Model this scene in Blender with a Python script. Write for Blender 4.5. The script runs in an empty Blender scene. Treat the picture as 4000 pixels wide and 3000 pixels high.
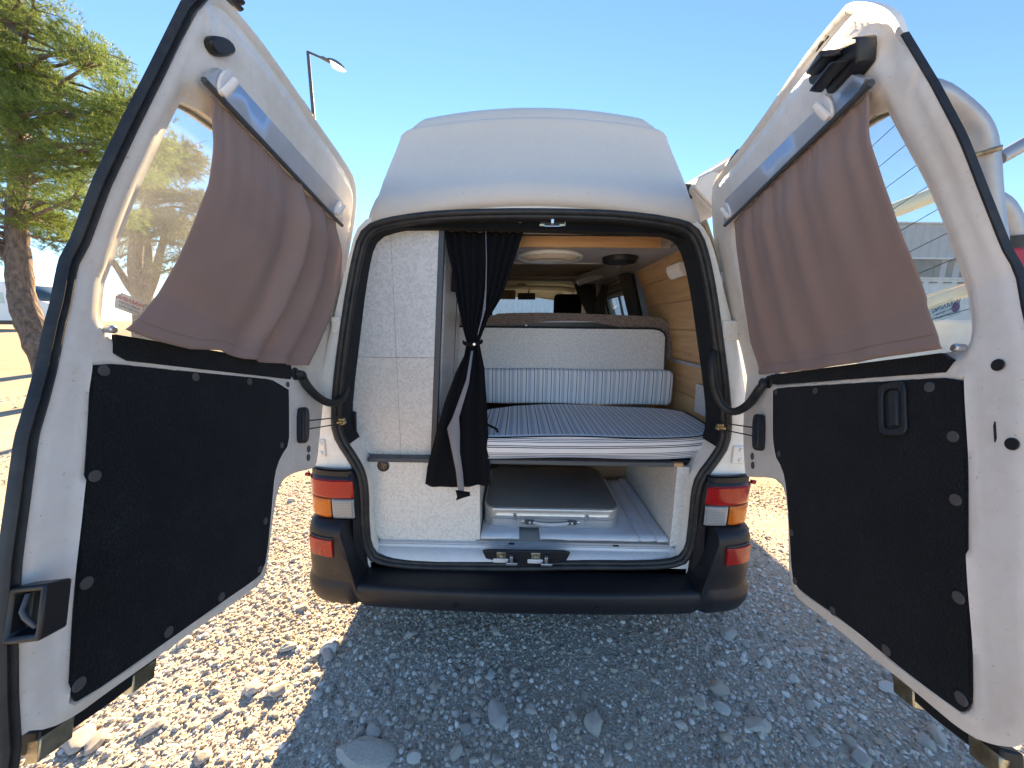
# Rear view of a camper van with its doors open. Coordinates below are in metres.
P={"L_hinge":[[0.722,1.819],[0.675,1.849],[0.579,1.841],[0.366,1.798],[0.294,1.79],[0.065,1.732]],
"L_hside":[[0.722,1.819],[0.735,1.799],[0.769,1.706],[0.81,1.574],[0.841,1.435],[0.845,1.324],[0.9,1.134],[0.877,1.004],[0.851,0.882],[0.833,0.824],[0.804,0.815],[0.685,0.812],[0.622,0.801],[0.586,0.768],[0.566,0.695],[0.551,0.602],[0.542,0.563],[0.527,0.546],[0.47,0.54],[0.276,0.536],[0.132,0.531],[0.095,0.529],[0.063,0.535],[0.036,0.553],[0.032,0.543]],
"L_fside":[[0.032,0.543],[0.023,0.601],[0.013,0.688],[0.009,0.76],[0.009,0.847],[0.009,0.915],[0.016,0.969],[0.02,1.009],[0.024,1.078],[0.027,1.104],[0.031,1.206],[0.024,1.296],[0.023,1.403],[0.024,1.507],[0.024,1.632]],
"L_rub":[[-0.016,0.888],[-0.014,0.938],[-0.005,0.984],[-0.004,1.034],[-0.002,1.086],[0.009,1.168],[0.006,1.277],[0.002,1.398],[0.004,1.464],[0.003,1.54],[-0.001,1.605]],
"L_glass":[[0.075,1.538],[0.071,1.471],[0.072,1.387],[0.073,1.308],[0.078,1.239],[0.084,1.18],[0.083,1.126],[0.086,1.096],[0.132,1.086],[0.673,1.167],[0.721,1.218],[0.736,1.323],[0.688,1.546],[0.623,1.646]],
"L_belt":[[0.088,1.083],[0.092,1.042],[0.646,1.107],[0.63,1.157]],
"L_panel":[[0.059,1.023],[0.066,1.032],[0.234,1.051],[0.624,1.099],[0.631,0.987],[0.634,0.898],[0.589,0.867],[0.56,0.823],[0.549,0.723],[0.534,0.607],[0.519,0.571],[0.487,0.564],[0.373,0.56],[0.225,0.552],[0.13,0.548],[0.087,0.548],[0.079,0.557],[0.0771,0.568],[0.0753,0.626],[0.0717,0.748],[0.0677,0.879],[0.0647,0.981]],
"L_studs":[[0.076,1.02],[0.256,1.043],[0.43,1.063],[0.616,1.086],[0.59,0.898],[0.519,0.698],[0.501,0.583],[0.364,0.573],[0.232,0.568],[0.087,0.572],[0.083,0.706],[0.079,0.858]],
"L_strip":[[0.06,1.545],[0.074,1.595],[0.591,1.7],[0.637,1.643]],
"L_curt_top":[[0.086,1.542],[0.135,1.555],[0.219,1.567],[0.325,1.585],[0.464,1.61],[0.595,1.632]],
"L_curt_left":[[0.086,1.542],[0.094,1.541],[0.113,1.475],[0.132,1.391],[0.134,1.319],[0.133,1.234],[0.125,1.169],[0.096,1.115],[0.076,1.086]],
"L_curt_bot":[[0.076,1.086],[0.132,1.084],[0.211,1.09],[0.297,1.111],[0.375,1.11],[0.536,1.134],[0.694,1.163]],
"L_curt_right":[[0.595,1.632],[0.652,1.542],[0.709,1.441],[0.723,1.318],[0.712,1.231],[0.694,1.163]],
"L_hooks":[[0.089,1.573],[0.567,1.661]],
"L_cap":[[0.051,1.615],[0.05,1.629],[0.075,1.659],[0.096,1.665],[0.099,1.65],[0.084,1.623],[0.068,1.609]],
"L_box":[[-0.002,0.741],[0.053,0.726],[0.06,0.665],[0.004,0.686]],
"L_misc":[[0.662,1.129],[0.704,0.961],[0.767,0.884],[0.765,0.855],[0.078,1.088],[0.747,1.172],[0.933,1.404],[0.934,1.364]],
"L_stick":[[0.117,1.169],[0.157,1.175],[0.164,1.144],[0.123,1.141]],
"R_hside":[[0.703,1.815],[0.715,1.795],[0.786,1.679],[0.814,1.55],[0.843,1.469],[0.844,1.376],[0.816,1.314],[0.82,1.262],[0.866,1.015],[0.844,0.871],[0.828,0.811],[0.767,0.814],[0.646,0.825],[0.588,0.817],[0.557,0.77],[0.55,0.66],[0.544,0.581],[0.53,0.546],[0.503,0.536],[0.366,0.537],[0.263,0.531],[0.195,0.532],[0.136,0.528],[0.109,0.526],[0.073,0.532],[0.029,0.56]],
"R_top":[[0.703,1.815],[0.67,1.837],[0.623,1.836],[0.559,1.818],[0.369,1.778],[0.174,1.752],[0.098,1.734],[0.063,1.723],[0.047,1.719],[0.024,1.686],[0.008,1.655],[-0.004,1.619],[-0.005,1.583]],
"R_fside":[[-0.005,1.583],[-0.003,1.574],[-0.009,1.472],[-0.011,1.376],[-0.005,1.285],[-0.0,1.205],[-0.007,1.104],[-0.01,1.087]],
"R_glass":[[0.071,1.54],[0.069,1.462],[0.062,1.356],[0.065,1.283],[0.071,1.205],[0.075,1.161],[0.07,1.12],[0.076,1.088],[0.089,1.082],[0.67,1.13],[0.722,1.19],[0.665,1.48],[0.624,1.626],[0.557,1.632]],
"R_belt":[[0.647,1.145],[0.64,1.111],[0.083,1.046],[0.08,1.078]],
"R_panel":[[0.636,1.091],[0.631,1.1],[0.263,1.058],[0.075,1.037],[0.067,1.03],[0.0694,0.943],[0.0741,0.791],[0.0786,0.648],[0.0809,0.572],[0.084,0.557],[0.096,0.552],[0.195,0.553],[0.318,0.564],[0.491,0.562],[0.52,0.576],[0.535,0.698],[0.551,0.8],[0.572,0.856],[0.63,0.903]],
"R_studs":[[0.119,1.027],[0.422,1.062],[0.614,1.085],[0.59,0.898],[0.52,0.693],[0.503,0.578],[0.36,0.57],[0.22,0.567],[0.091,0.573],[0.088,0.709],[0.085,0.849],[0.084,0.944]],
"R_strip":[[0.62,1.646],[0.568,1.703],[0.047,1.575],[0.039,1.537]],
"R_curt_top":[[0.577,1.633],[0.413,1.606],[0.286,1.582],[0.189,1.564],[0.112,1.549],[0.057,1.536]],
"R_curt_left":[[0.577,1.633],[0.612,1.535],[0.657,1.394],[0.689,1.26],[0.682,1.15]],
"R_curt_bot":[[0.682,1.15],[0.422,1.114],[0.264,1.098],[0.162,1.089],[0.065,1.077]],
"R_curt_right":[[0.057,1.536],[0.069,1.478],[0.074,1.403],[0.081,1.306],[0.084,1.232],[0.087,1.157],[0.065,1.077]],
"R_hooks":[[0.122,1.578],[0.563,1.662]],
"R_latch":[[0.02,1.614],[0.023,1.602],[0.032,1.589],[0.036,1.578],[0.047,1.579],[0.07,1.58],[0.1,1.586],[0.109,1.589],[0.106,1.606],[0.118,1.621],[0.135,1.646],[0.136,1.659],[0.123,1.661],[0.104,1.648],[0.104,1.652],[0.095,1.656],[0.088,1.657],[0.07,1.646],[0.042,1.622],[0.025,1.62]],
"R_bump":[[0.173,1.748],[0.094,1.727],[0.576,1.828],[0.479,1.808]],
"R_handle":[[0.219,1.046],[0.159,1.036],[0.162,0.949],[0.221,0.953]],
"R_misc":[[0.661,1.124],[0.696,0.962],[0.771,0.883],[0.766,0.853],[0.068,1.081],[0.762,1.162],[0.879,1.381],[0.859,1.34],[0.021,1.044],[0.011,0.934],[0.029,0.949],[0.03,0.936]],
"R_stick":[[0.131,1.18],[0.105,1.172],[0.111,1.151],[0.138,1.156]],
"open":[[-0.019,0.02,1.775],[-0.251,0.02,1.77],[-0.418,0.02,1.758],[-0.568,0.02,1.732],[-0.623,0.02,1.705],[-0.653,0.02,1.641],[-0.69,0.02,1.493],[-0.724,0.02,1.321],[-0.762,0.02,1.123],[-0.783,0.02,0.974],[-0.774,0.02,0.904],[-0.728,0.02,0.826],[-0.695,0.02,0.757],[-0.685,0.02,0.676],[-0.69,0.02,0.529],[-0.687,0.02,0.421],[-0.651,0.02,0.356],[-0.472,0.02,0.334],[-0.172,0.02,0.335],[0.006,0.02,0.339],[0.222,0.02,0.351],[0.516,0.02,0.358],[0.65,0.02,0.377],[0.688,0.02,0.432],[0.691,0.02,0.559],[0.691,0.02,0.702],[0.704,0.02,0.763],[0.746,0.02,0.832],[0.781,0.02,0.901],[0.782,0.02,0.997],[0.753,0.02,1.142],[0.709,0.02,1.336],[0.673,0.02,1.503],[0.635,0.02,1.632],[0.603,0.02,1.703],[0.554,0.02,1.734],[0.409,0.02,1.758],[0.245,0.02,1.771]],
"cabU":[[-0.354,0.1,1.714],[-0.497,0.1,1.712],[-0.584,0.1,1.704],[-0.615,0.1,1.667],[-0.651,0.1,1.554],[-0.702,0.1,1.393],[-0.743,0.1,1.244],[-0.779,0.1,1.069],[-0.789,0.1,0.908],[-0.697,0.1,0.816],[-0.668,0.1,0.802],[-0.414,0.1,0.8]],
"cabL":[[-0.672,0.07,0.787],[-0.205,0.07,0.795],[-0.207,0.07,0.42],[-0.637,0.07,0.415],[-0.67,0.07,0.454],[-0.674,0.07,0.564]],
"knob":[[-0.612,0.06,0.765]],
"recess":[[-0.768,0.09,1.128],[-0.739,0.09,1.128],[-0.742,0.09,1.0],[-0.723,0.09,0.991],[-0.727,0.09,0.906],[-0.794,0.09,0.901]],
"curt_TL":[[-0.337,0.12,1.716],[-0.328,0.12,1.638],[-0.314,0.12,1.577],[-0.299,0.12,1.47],[-0.273,0.12,1.36],[-0.251,0.12,1.289]],
"curt_TR":[[-0.033,0.12,1.712],[-0.054,0.12,1.649],[-0.077,0.12,1.579],[-0.113,0.12,1.472],[-0.169,0.12,1.38],[-0.202,0.12,1.29]],
"curt_BL":[[-0.238,0.03,1.294],[-0.26,0.03,1.237],[-0.288,0.03,1.182],[-0.337,0.03,1.052],[-0.378,0.03,0.917],[-0.416,0.03,0.778],[-0.428,0.03,0.7]],
"curt_BR":[[-0.192,0.03,1.294],[-0.178,0.03,1.183],[-0.169,0.03,1.054],[-0.164,0.03,0.92],[-0.159,0.03,0.802],[-0.157,0.03,0.695]],
"curt_bot":[[-0.428,0.03,0.7],[-0.365,0.03,0.691],[-0.298,0.03,0.678],[-0.263,0.03,0.683],[-0.157,0.03,0.695]],
"lock":[[0.027,0.03,1.747],[0.119,0.03,1.747],[0.12,0.03,1.721],[0.028,0.03,1.72]],
"striker":[[-0.184,0.0,0.436],[0.177,0.0,0.44],[0.179,0.0,0.395],[-0.093,0.0,0.428],[-0.044,0.0,0.429],[0.043,0.0,0.426],[0.097,0.0,0.428]],
"strap":[[-0.723,0.02,0.999],[-0.732,0.02,0.957],[-0.744,0.02,0.972],[0.716,0.02,0.993],[0.742,0.02,0.952],[0.738,0.02,0.972],[-0.893,0.02,0.98],[0.892,0.02,0.977]],
"hoseB":[[-0.752,0.0,1.053],[-0.723,0.0,1.075],[-0.711,0.0,1.107],[-0.711,0.0,1.139],[0.686,0.0,1.274],[0.678,0.0,1.248],[0.683,0.0,1.205],[0.691,0.0,1.157],[0.709,0.0,1.104],[0.737,0.0,1.059],[0.775,0.0,1.036]],
"hinge":[[-0.74,0.0,1.383],[-0.715,0.0,1.318],[-0.826,0.0,0.904],[-0.81,0.0,0.831],[0.707,0.0,1.383],[0.76,0.0,1.311],[0.795,0.0,0.904],[0.838,0.0,0.831]],
"lightc":[[-0.051,0.45,1.689],[0.259,0.45,1.691],[0.104,0.45,1.713],[0.106,0.45,1.654]],
"lightd":[[-0.051,0.401,1.68],[0.249,0.391,1.68],[0.09,0.283,1.68],[0.12,0.609,1.68],[0.353,0.481,1.68],[0.534,0.475,1.68],[0.407,0.354,1.68],[0.484,0.623,1.68]],
"awn":[[0.65,0.25,1.932],[0.667,0.25,1.959],[0.722,0.25,1.971],[0.756,0.25,1.968],[0.758,0.25,1.808],[0.695,0.25,1.861],[0.662,0.25,1.915]],
"rack1":[[1.75,0.45,2.403],[1.886,0.45,2.33],[1.996,0.45,2.247],[2.05,0.45,2.144],[2.102,0.45,1.97],[2.191,0.45,1.728],[2.254,0.45,1.559],[2.09,0.45,2.106],[2.208,0.45,2.178]],
"rack2":[[2.702,0.9,2.075],[2.778,0.9,2.0],[2.818,0.9,1.924],[2.844,0.9,1.873],[2.856,0.9,1.847],[2.9,0.9,1.704],[2.936,0.9,1.664]],
"rack3":[[2.281,1.0,2.087],[2.439,1.0,2.151],[2.543,1.0,1.561],[2.694,1.0,1.619],[2.495,1.0,1.445],[2.736,1.0,1.534]],
"cabF":[[-0.277,3.0,1.483],[-0.279,3.0,1.908],[0.734,3.0,1.765],[0.746,3.0,1.492],[-0.278,3.0,1.692],[-0.066,3.0,1.731],[0.165,3.0,1.652],[0.375,3.0,1.73],[0.718,3.0,1.503],[-0.222,3.0,1.774],[-0.022,3.0,1.802]],
"headr":[[0.306,2.3,1.67],[0.594,2.3,1.48]],
"fcurt":[[0.412,1.9,1.848],[0.592,1.9,1.849],[0.584,1.9,1.594],[0.648,1.9,1.464]],
"fcurt2":[[0.64,1.7,1.674],[0.69,1.7,1.682],[0.605,1.7,1.458],[0.703,1.7,1.455]],
"swin":[[0.76,1.831,1.595],[0.76,1.296,1.602],[0.76,1.178,1.434],[0.76,1.74,1.457],[0.76,1.99,1.725],[0.76,1.339,1.704],[0.76,1.433,1.78],[0.76,1.259,1.77],[0.76,0.977,1.429],[0.76,1.111,1.432]],
"stove":[[0.517,1.1,1.761],[0.408,1.1,1.683],[0.407,1.1,1.635],[0.671,1.1,1.732]],
"wlamp":[[0.74,0.575,1.665],[0.74,0.382,1.661],[0.74,0.363,1.611],[0.74,0.526,1.608]],
"wpanel":[[0.8,0.385,1.098],[0.8,0.193,1.072],[0.8,0.168,0.964],[0.8,0.373,0.942],[0.8,0.295,1.091],[0.8,0.276,0.952]],
"stones":[[-0.509,0.016,0.029],[-0.133,0.043,0.037],[-0.828,-0.064,0.048],[-0.876,-0.102,0.025],[-1.072,0.137,0.031],[-0.099,-0.307,0.052],[0.23,-0.323,0.041],[-0.518,-0.425,0.094],[-0.344,-0.202,0.027],[-0.567,-0.364,0.021],[-0.518,-0.362,0.034],[-0.405,-0.335,0.024],[-0.369,-0.314,0.019],[-0.204,-0.347,0.023],[-0.043,-0.137,0.019],[-0.11,-0.254,0.018],[0.125,-0.136,0.016],[-0.051,-0.086,0.013],[-0.275,-0.074,0.018],[0.264,-0.052,0.021],[-0.072,-0.046,0.013],[-0.67,0.116,0.016],[-0.657,0.028,0.022],[0.016,-0.278,0.022],[0.217,-0.228,0.018],[-0.232,-0.217,0.018],[-0.551,-0.086,0.018],[-0.251,-0.301,0.019],[-0.486,-0.188,0.017],[-0.819,-0.187,0.021],[-0.231,-0.413,0.023],[0.086,-0.365,0.018],[-1.006,-0.069,0.033],[0.163,-0.305,0.019],[-0.146,-0.376,0.017],[-0.18,-0.322,0.015],[-0.151,-0.326,0.013],[-0.168,-0.298,0.015],[0.332,-0.381,0.021],[0.253,-0.422,0.022],[-0.36,-0.429,0.026],[-0.097,-0.431,0.022],[-0.397,-0.021,0.014],[-0.682,-0.269,0.022],[-0.778,-0.252,0.022],[-0.442,0.086,0.014],[-0.484,-0.146,0.013],[-0.202,0.035,0.012],[-0.434,0.026,0.015],[0.187,-0.065,0.013],[-0.28,-0.16,0.013],[-0.139,-0.156,0.021],[0.079,0.0,0.017],[0.79,-0.317,0.048],[0.703,-0.266,0.032],[0.732,-0.197,0.041],[0.903,0.044,0.041],[0.95,-0.0,0.028],[0.982,-0.084,0.025],[1.049,-0.146,0.025],[1.242,-0.113,0.024],[1.2,-0.024,0.03],[1.33,-0.345,0.033],[1.387,-0.332,0.037],[1.068,-0.398,0.034],[0.95,-0.355,0.021],[1.135,0.037,0.022],[1.39,-0.17,0.039],[0.631,-0.25,0.029],[1.276,-0.051,0.022],[1.026,-0.24,0.022],[0.747,-0.277,0.018],[0.665,-0.355,0.026],[0.533,-0.32,0.022],[1.074,-0.351,0.027],[-0.935,-0.242,0.038],[-1.034,-0.235,0.034],[-0.823,-0.092,0.043],[-0.83,-0.038,0.029],[-0.876,-0.105,0.022],[-1.07,0.138,0.027],[-1.075,-0.032,0.018],[-1.329,0.468,0.025],[-1.011,-0.068,0.03],[-1.168,-0.243,0.017],[-1.269,-0.375,0.037],[-1.031,-0.448,0.03],[-1.409,-0.416,0.044],[-1.473,-0.414,0.045],[-1.258,-0.176,0.016],[-0.819,-0.185,0.021],[-1.525,-0.058,0.023],[-1.788,1.147,0.032],[-1.463,-0.062,0.034],[-0.946,-0.35,0.021],[-1.081,-0.321,0.024]],
"cam":[749.2562980220407,-0.171139226175836,-0.017764620747959023,0.009763249597945499,-0.04540056340116536,-1.3093079504207872,1.3622394429224005],
"door":[0.8706866788091076,-0.05382033052802867,0.13862171339338125,0.21929068937836654,1.4714017669189086,1.3871859964862172,0.026769503425710134,0.29596346312054406,1.17],
"matt":[[-0.175,-0.011,0.915],[-0.162,0.023,0.915],[0.755,0.104,0.915],[0.795,0.157,0.915],[0.858,0.29,0.915],[0.836,0.64,0.915],[-0.226,0.611,0.915]],
"bol":[[-0.238,0.6,0.909],[-0.237,0.6,1.099],[0.802,0.6,1.112],[0.833,0.6,0.924],[0.415,0.6,1.123]],
"pan":[[-0.255,0.66,1.343],[0.726,0.66,1.342],[0.771,0.66,1.315],[0.787,0.66,1.125],[-0.256,0.66,1.112]],
"cush":[[-0.199,0.78,1.407],[-0.163,0.78,1.424],[0.17,0.78,1.429],[0.442,0.78,1.421],[0.713,0.78,1.413],[0.795,0.78,1.398],[0.836,0.78,1.358],[0.86,0.78,1.111]],
"archgap":[[-0.1,0.7,1.344],[0.032,0.7,1.371],[0.163,0.7,1.38],[0.399,0.7,1.382],[0.545,0.7,1.342]],
"trunk1":[[-7.565,4.123,0.091],[-7.84,4.234,0.764],[-8.036,4.308,1.211],[-8.21,4.382,1.66],[-8.261,4.459,2.109],[-8.298,4.549,2.633],[-8.335,4.639,3.158],[-8.259,4.731,3.683],[-8.38,4.833,4.282],[-8.198,4.94,4.883],[-8.322,5.067,5.632],[-8.482,5.168,6.23]],
"limb1":[[-9.048,4.599,3.001],[-8.586,4.531,2.556],[-8.392,4.483,2.258],[-8.244,4.434,1.959]],
"crown1":[[-5.681,4.29,4.468,0.34],[-7.026,5.256,4.847,0.31],[-9.837,5.126,2.604,0.36],[-6.734,5.201,4.22,0.32],[-10.107,5.934,6.866,0.41],[-8.459,5.523,6.342,0.36],[-9.915,6.292,7.17,0.26],[-8.106,4.73,5.369,0.41],[-6.298,4.759,4.613,0.3],[-11.198,5.936,2.738,0.4],[-7.982,4.476,5.423,0.3],[-10.627,6.013,7.643,0.27],[-6.675,4.277,4.399,0.35],[-9.959,5.647,5.286,0.33],[-10.126,5.644,7.358,0.24],[-8.36,5.594,5.315,0.41],[-11.548,5.729,4.292,0.32],[-11.425,6.548,6.965,0.38],[-9.369,4.957,4.886,0.33],[-8.048,5.579,4.755,0.32],[-10.085,4.568,2.846,0.35],[-9.766,5.819,3.554,0.3],[-8.467,6.154,6.188,0.3],[-7.201,5.542,4.224,0.38],[-7.821,4.663,2.931,0.28],[-9.908,5.772,3.959,0.41],[-9.403,5.705,3.186,0.36],[-7.424,5.858,5.379,0.37],[-8.326,5.106,6.6,0.31],[-7.492,5.495,5.825,0.41],[-8.879,4.735,5.837,0.36],[-9.136,5.102,4.287,0.4],[-11.851,5.859,6.027,0.37],[-11.044,6.074,6.41,0.41],[-10.728,6.392,6.157,0.4],[-7.528,5.977,4.176,0.29],[-8.124,5.532,3.868,0.27],[-11.937,5.92,3.139,0.38],[-8.336,6.443,5.38,0.31],[-11.618,6.736,8.298,0.32],[-8.764,5.199,5.328,0.42],[-8.082,4.478,3.038,0.34],[-8.453,5.907,5.213,0.25],[-10.3,5.467,3.688,0.4],[-5.841,4.423,4.124,0.31],[-7.748,4.269,4.48,0.27],[-8.899,6.028,5.845,0.28],[-8.467,5.405,2.976,0.4],[-11.532,6.343,5.346,0.28],[-11.674,6.188,4.829,0.27],[-7.377,4.135,4.022,0.32],[-6.505,4.487,3.029,0.34],[-6.351,3.915,3.115,0.3],[-11.341,6.567,6.605,0.23],[-11.405,5.928,6.043,0.38],[-11.103,5.976,2.819,0.3],[-8.686,4.105,2.646,0.28],[-9.344,5.697,3.347,0.28],[-11.329,6.128,5.121,0.31],[-9.407,6.392,5.939,0.24],[-7.958,4.374,3.811,0.29],[-7.186,5.484,4.685,0.36],[-10.884,6.567,5.812,0.25],[-7.421,5.298,4.419,0.33],[-10.057,6.006,7.636,0.29],[-10.292,5.902,5.626,0.26],[-7.791,6.08,5.197,0.34],[-6.434,4.457,5.121,0.25],[-7.753,4.624,5.152,0.32],[-9.454,5.637,6.769,0.24],[-9.002,6.114,3.1,0.36],[-7.963,4.573,6.363,0.25],[-9.15,5.922,4.06,0.39],[-8.151,5.934,4.871,0.23],[-7.374,5.739,5.141,0.31],[-8.036,4.274,5.513,0.39],[-6.349,4.943,3.995,0.38],[-8.205,4.839,5.311,0.24],[-10.318,5.621,3.198,0.24],[-9.674,6.152,6.417,0.28],[-6.021,4.703,4.139,0.38],[-6.938,4.306,5.722,0.37],[-9.245,5.628,4.561,0.39],[-10.728,5.324,5.869,0.34],[-10.906,5.902,7.272,0.36],[-9.826,5.328,4.066,0.23],[-10.23,6.157,7.865,0.39],[-6.523,4.812,4.591,0.35],[-6.829,4.226,3.625,0.36],[-12.161,6.073,5.47,0.24],[-6.741,4.625,5.409,0.34],[-7.979,5.443,4.187,0.32],[-8.047,4.635,4.87,0.36],[-7.86,5.07,5.033,0.32],[-8.382,4.768,6.214,0.3],[-9.113,5.209,6.366,0.41],[-7.386,5.396,4.677,0.22],[-11.328,5.605,4.156,0.41],[-6.226,4.29,3.691,0.28],[-7.402,5.457,5.719,0.35],[-9.453,5.911,7.598,0.23],[-9.74,4.556,2.624,0.31],[-8.337,4.404,4.584,0.41],[-9.704,5.305,6.993,0.37],[-11.667,6.071,5.236,0.27],[-8.006,5.045,5.253,0.34],[-12.179,6.172,5.036,0.32],[-8.902,4.788,6.854,0.34],[-9.353,6.368,4.568,0.38],[-9.025,5.765,3.633,0.31],[-11.117,5.668,5.224,0.3],[-7.706,4.538,4.57,0.39],[-10.94,5.771,2.671,0.24],[-7.109,4.056,3.393,0.41],[-11.959,5.99,4.907,0.41],[-9.912,4.523,3.592,0.39],[-9.29,5.035,4.083,0.42],[-7.397,5.993,4.674,0.37],[-7.427,5.98,4.286,0.38],[-8.795,5.502,6.341,0.38],[-11.937,6.097,6.457,0.3],[-9.968,5.686,6.095,0.33],[-8.862,3.942,2.74,0.32],[-8.574,4.311,5.093,0.33],[-9.116,5.825,6.557,0.36],[-5.815,4.526,4.11,0.22],[-10.024,6.357,7.277,0.33],[-7.399,4.819,3.136,0.35],[-10.408,5.45,6.028,0.3],[-10.632,6.266,5.292,0.28],[-6.197,3.99,3.749,0.31],[-9.906,5.97,7.385,0.37],[-7.398,4.334,4.281,0.41],[-9.604,5.437,6.665,0.41],[-8.812,5.539,2.834,0.34],[-7.019,4.984,5.605,0.2]],
"trunk2":[[-11.854,9.376,-0.196],[-11.916,9.625,1.25],[-11.955,9.75,1.973],[-12.109,9.847,2.55],[-12.266,9.969,3.272],[-12.13,10.121,4.142],[-11.848,10.277,5.012],[-11.419,10.435,5.885]],
"limb2":[[[-11.954,9.737,1.901],[-12.401,9.816,2.403],[-12.671,9.886,2.834],[-12.999,9.954,3.265]],[[-11.926,9.75,1.973],[-11.598,9.882,2.7],[-11.46,10.009,3.425],[-11.251,10.163,4.295]],[[-12.03,9.773,2.117],[-11.847,9.877,2.698],[-11.8,10.028,3.566],[-11.914,10.175,4.433]]],
"crown2":[[-13.752,11.013,4.888,0.33],[-13.024,10.304,4.513,0.43],[-11.882,11.499,5.7,0.47],[-11.597,11.712,6.688,0.49],[-11.558,11.487,7.064,0.3],[-12.423,11.192,4.86,0.36],[-10.968,9.541,5.145,0.38],[-10.491,9.552,3.981,0.31],[-9.757,9.378,4.046,0.42],[-13.838,11.273,4.309,0.37],[-13.143,11.627,5.643,0.35],[-13.257,10.448,3.381,0.43],[-13.135,11.359,4.903,0.34],[-12.253,10.892,6.086,0.37],[-11.405,9.428,4.255,0.37],[-12.251,9.638,4.396,0.5],[-12.422,12.025,6.789,0.47],[-14.289,11.341,4.489,0.3],[-10.522,9.419,4.326,0.32],[-13.904,11.706,5.657,0.4],[-12.76,10.932,5.572,0.49],[-12.727,10.905,3.712,0.43],[-11.603,10.441,4.485,0.33],[-12.173,11.562,7.127,0.35],[-10.971,10.154,4.505,0.44],[-10.449,10.667,4.807,0.41],[-10.465,10.232,6.503,0.49],[-14.525,11.504,3.932,0.4],[-11.758,11.565,6.485,0.3],[-10.654,10.798,5.277,0.43],[-11.483,9.984,5.341,0.42],[-9.829,9.509,3.335,0.44],[-10.761,10.751,6.455,0.4],[-11.636,10.871,6.807,0.4],[-11.744,11.264,4.519,0.38],[-12.26,11.466,6.897,0.49],[-11.127,10.365,3.949,0.49],[-10.239,9.156,2.897,0.43],[-11.33,9.321,4.047,0.31],[-11.122,10.536,5.215,0.32],[-11.238,10.883,6.069,0.37],[-12.152,9.718,4.407,0.4],[-11.777,10.919,4.792,0.45],[-10.359,10.539,5.14,0.45],[-11.144,9.09,3.891,0.37],[-10.268,9.532,3.642,0.32]],
"lamp":[[-7.464,12.331,10.574],[-7.195,11.96,8.398],[-6.804,12.295,10.296],[-6.143,12.248,9.955]],
"pole2":[[-42.508,29.373,7.075],[-41.736,28.706,3.137]],
"van2":[[-31.483,19.825,3.55],[-31.448,19.353,0.815],[-29.32,19.795,3.156],[-28.385,19.68,2.392],[-28.092,19.509,1.373],[-28.225,19.416,0.846]],
"bld":[[14.552,12.799,5.147],[16.198,12.846,5.248],[14.653,12.6,3.985],[14.923,12.481,3.27],[18.832,12.933,5.479],[15.206,12.182,1.511]],
"bld2":[[-1.137,19.015,1.619],[3.689,19.518,4.032]],
"mats":[[-0.202,0.063,0.447],[-0.027,0.062,0.447],[0.069,0.062,0.447],[0.493,0.07,0.447],[0.499,0.07,0.447],[0.584,0.063,0.447],[0.596,0.064,0.447],[0.608,0.058,0.447],[0.616,0.681,0.447]],
"case":[[-0.07,0.135,0.551],[-0.027,0.135,0.456],[0.011,0.135,0.462],[0.227,0.135,0.462],[0.28,0.135,0.49],[0.118,0.135,0.521],[0.116,0.135,0.446],[-0.046,0.135,0.483],[0.415,0.135,0.55],[-0.197,0.135,0.56]],
"hole":[[-0.279,-0.14,0.308],[0.275,-0.14,0.301]],
"ring":[[0.424,-0.05,0.179]],
"hoseR2":[[0.744,-0.2,1.183],[0.736,-0.19,1.162],[0.743,-0.15,1.111],[0.745,-0.1,1.07],[0.731,-0.07,1.053],[0.707,-0.05,1.071],[0.689,-0.035,1.111],[0.674,-0.03,1.162],[0.669,-0.025,1.208],[0.673,-0.01,1.249],[0.698,0.02,1.273]],
"hoseL2":[[-0.772,-0.17,1.182],[-0.766,-0.16,1.15],[-0.76,-0.12,1.104],[-0.749,-0.07,1.067],[-0.733,-0.035,1.059],[-0.727,0.0,1.072],[-0.734,0.04,1.095],[-0.749,0.08,1.128]]}
import bpy, bmesh, math, random, json
import numpy as np
from mathutils import Vector, Matrix, noise
from mathutils.geometry import delaunay_2d_cdt, tessellate_polygon
random.seed(7); RNG=np.random.default_rng(7)
SC=bpy.context.scene; COL=SC.collection
# ------------------------------------------------------------ camera, sky, sun, exposure
fpx,pitch,yaw,roll,CX,CY,CZ=P['cam']
def cam_axes():
    cp,sp=math.cos(pitch),math.sin(pitch); cy,sy=math.cos(yaw),math.sin(yaw)
    f=Vector((sy*cp,cy*cp,sp)); r=Vector((cy,-sy,0)); u=r.cross(f)
    cr,sr=math.cos(roll),math.sin(roll)
    return cr*r+sr*u,-sr*r+cr*u,f
cr_,cu_,cf_=cam_axes()
cd=bpy.data.cameras.new('camera'); cam=bpy.data.objects.new('camera',cd); COL.objects.link(cam)
cd.sensor_width=36; cd.lens=fpx/2212*36; cd.clip_start=.02; cd.clip_end=2000
m=Matrix((cr_,cu_,-cf_)).transposed().to_4x4(); m.translation=Vector((CX,CY,CZ)); cam.matrix_world=m
SC.camera=cam
SUN_EL=math.radians(21.5); SUN_AZ=math.radians(-10.5)      # azimuth measured from +Y towards +X
w=bpy.data.worlds.new('World'); SC.world=w; w.use_nodes=True
nt=w.node_tree; bg=nt.nodes['Background']; sky=nt.nodes.new('ShaderNodeTexSky'); sky.sky_type='NISHITA'
sky.sun_disc=False; sky.sun_elevation=SUN_EL; sky.sun_rotation=SUN_AZ; sky.air_density=1.0; sky.dust_density=0; sky.ozone_density=4.5; sky.altitude=50
nt.links.new(sky.outputs[0],bg.inputs[0]); bg.inputs[1].default_value=.05
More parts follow.
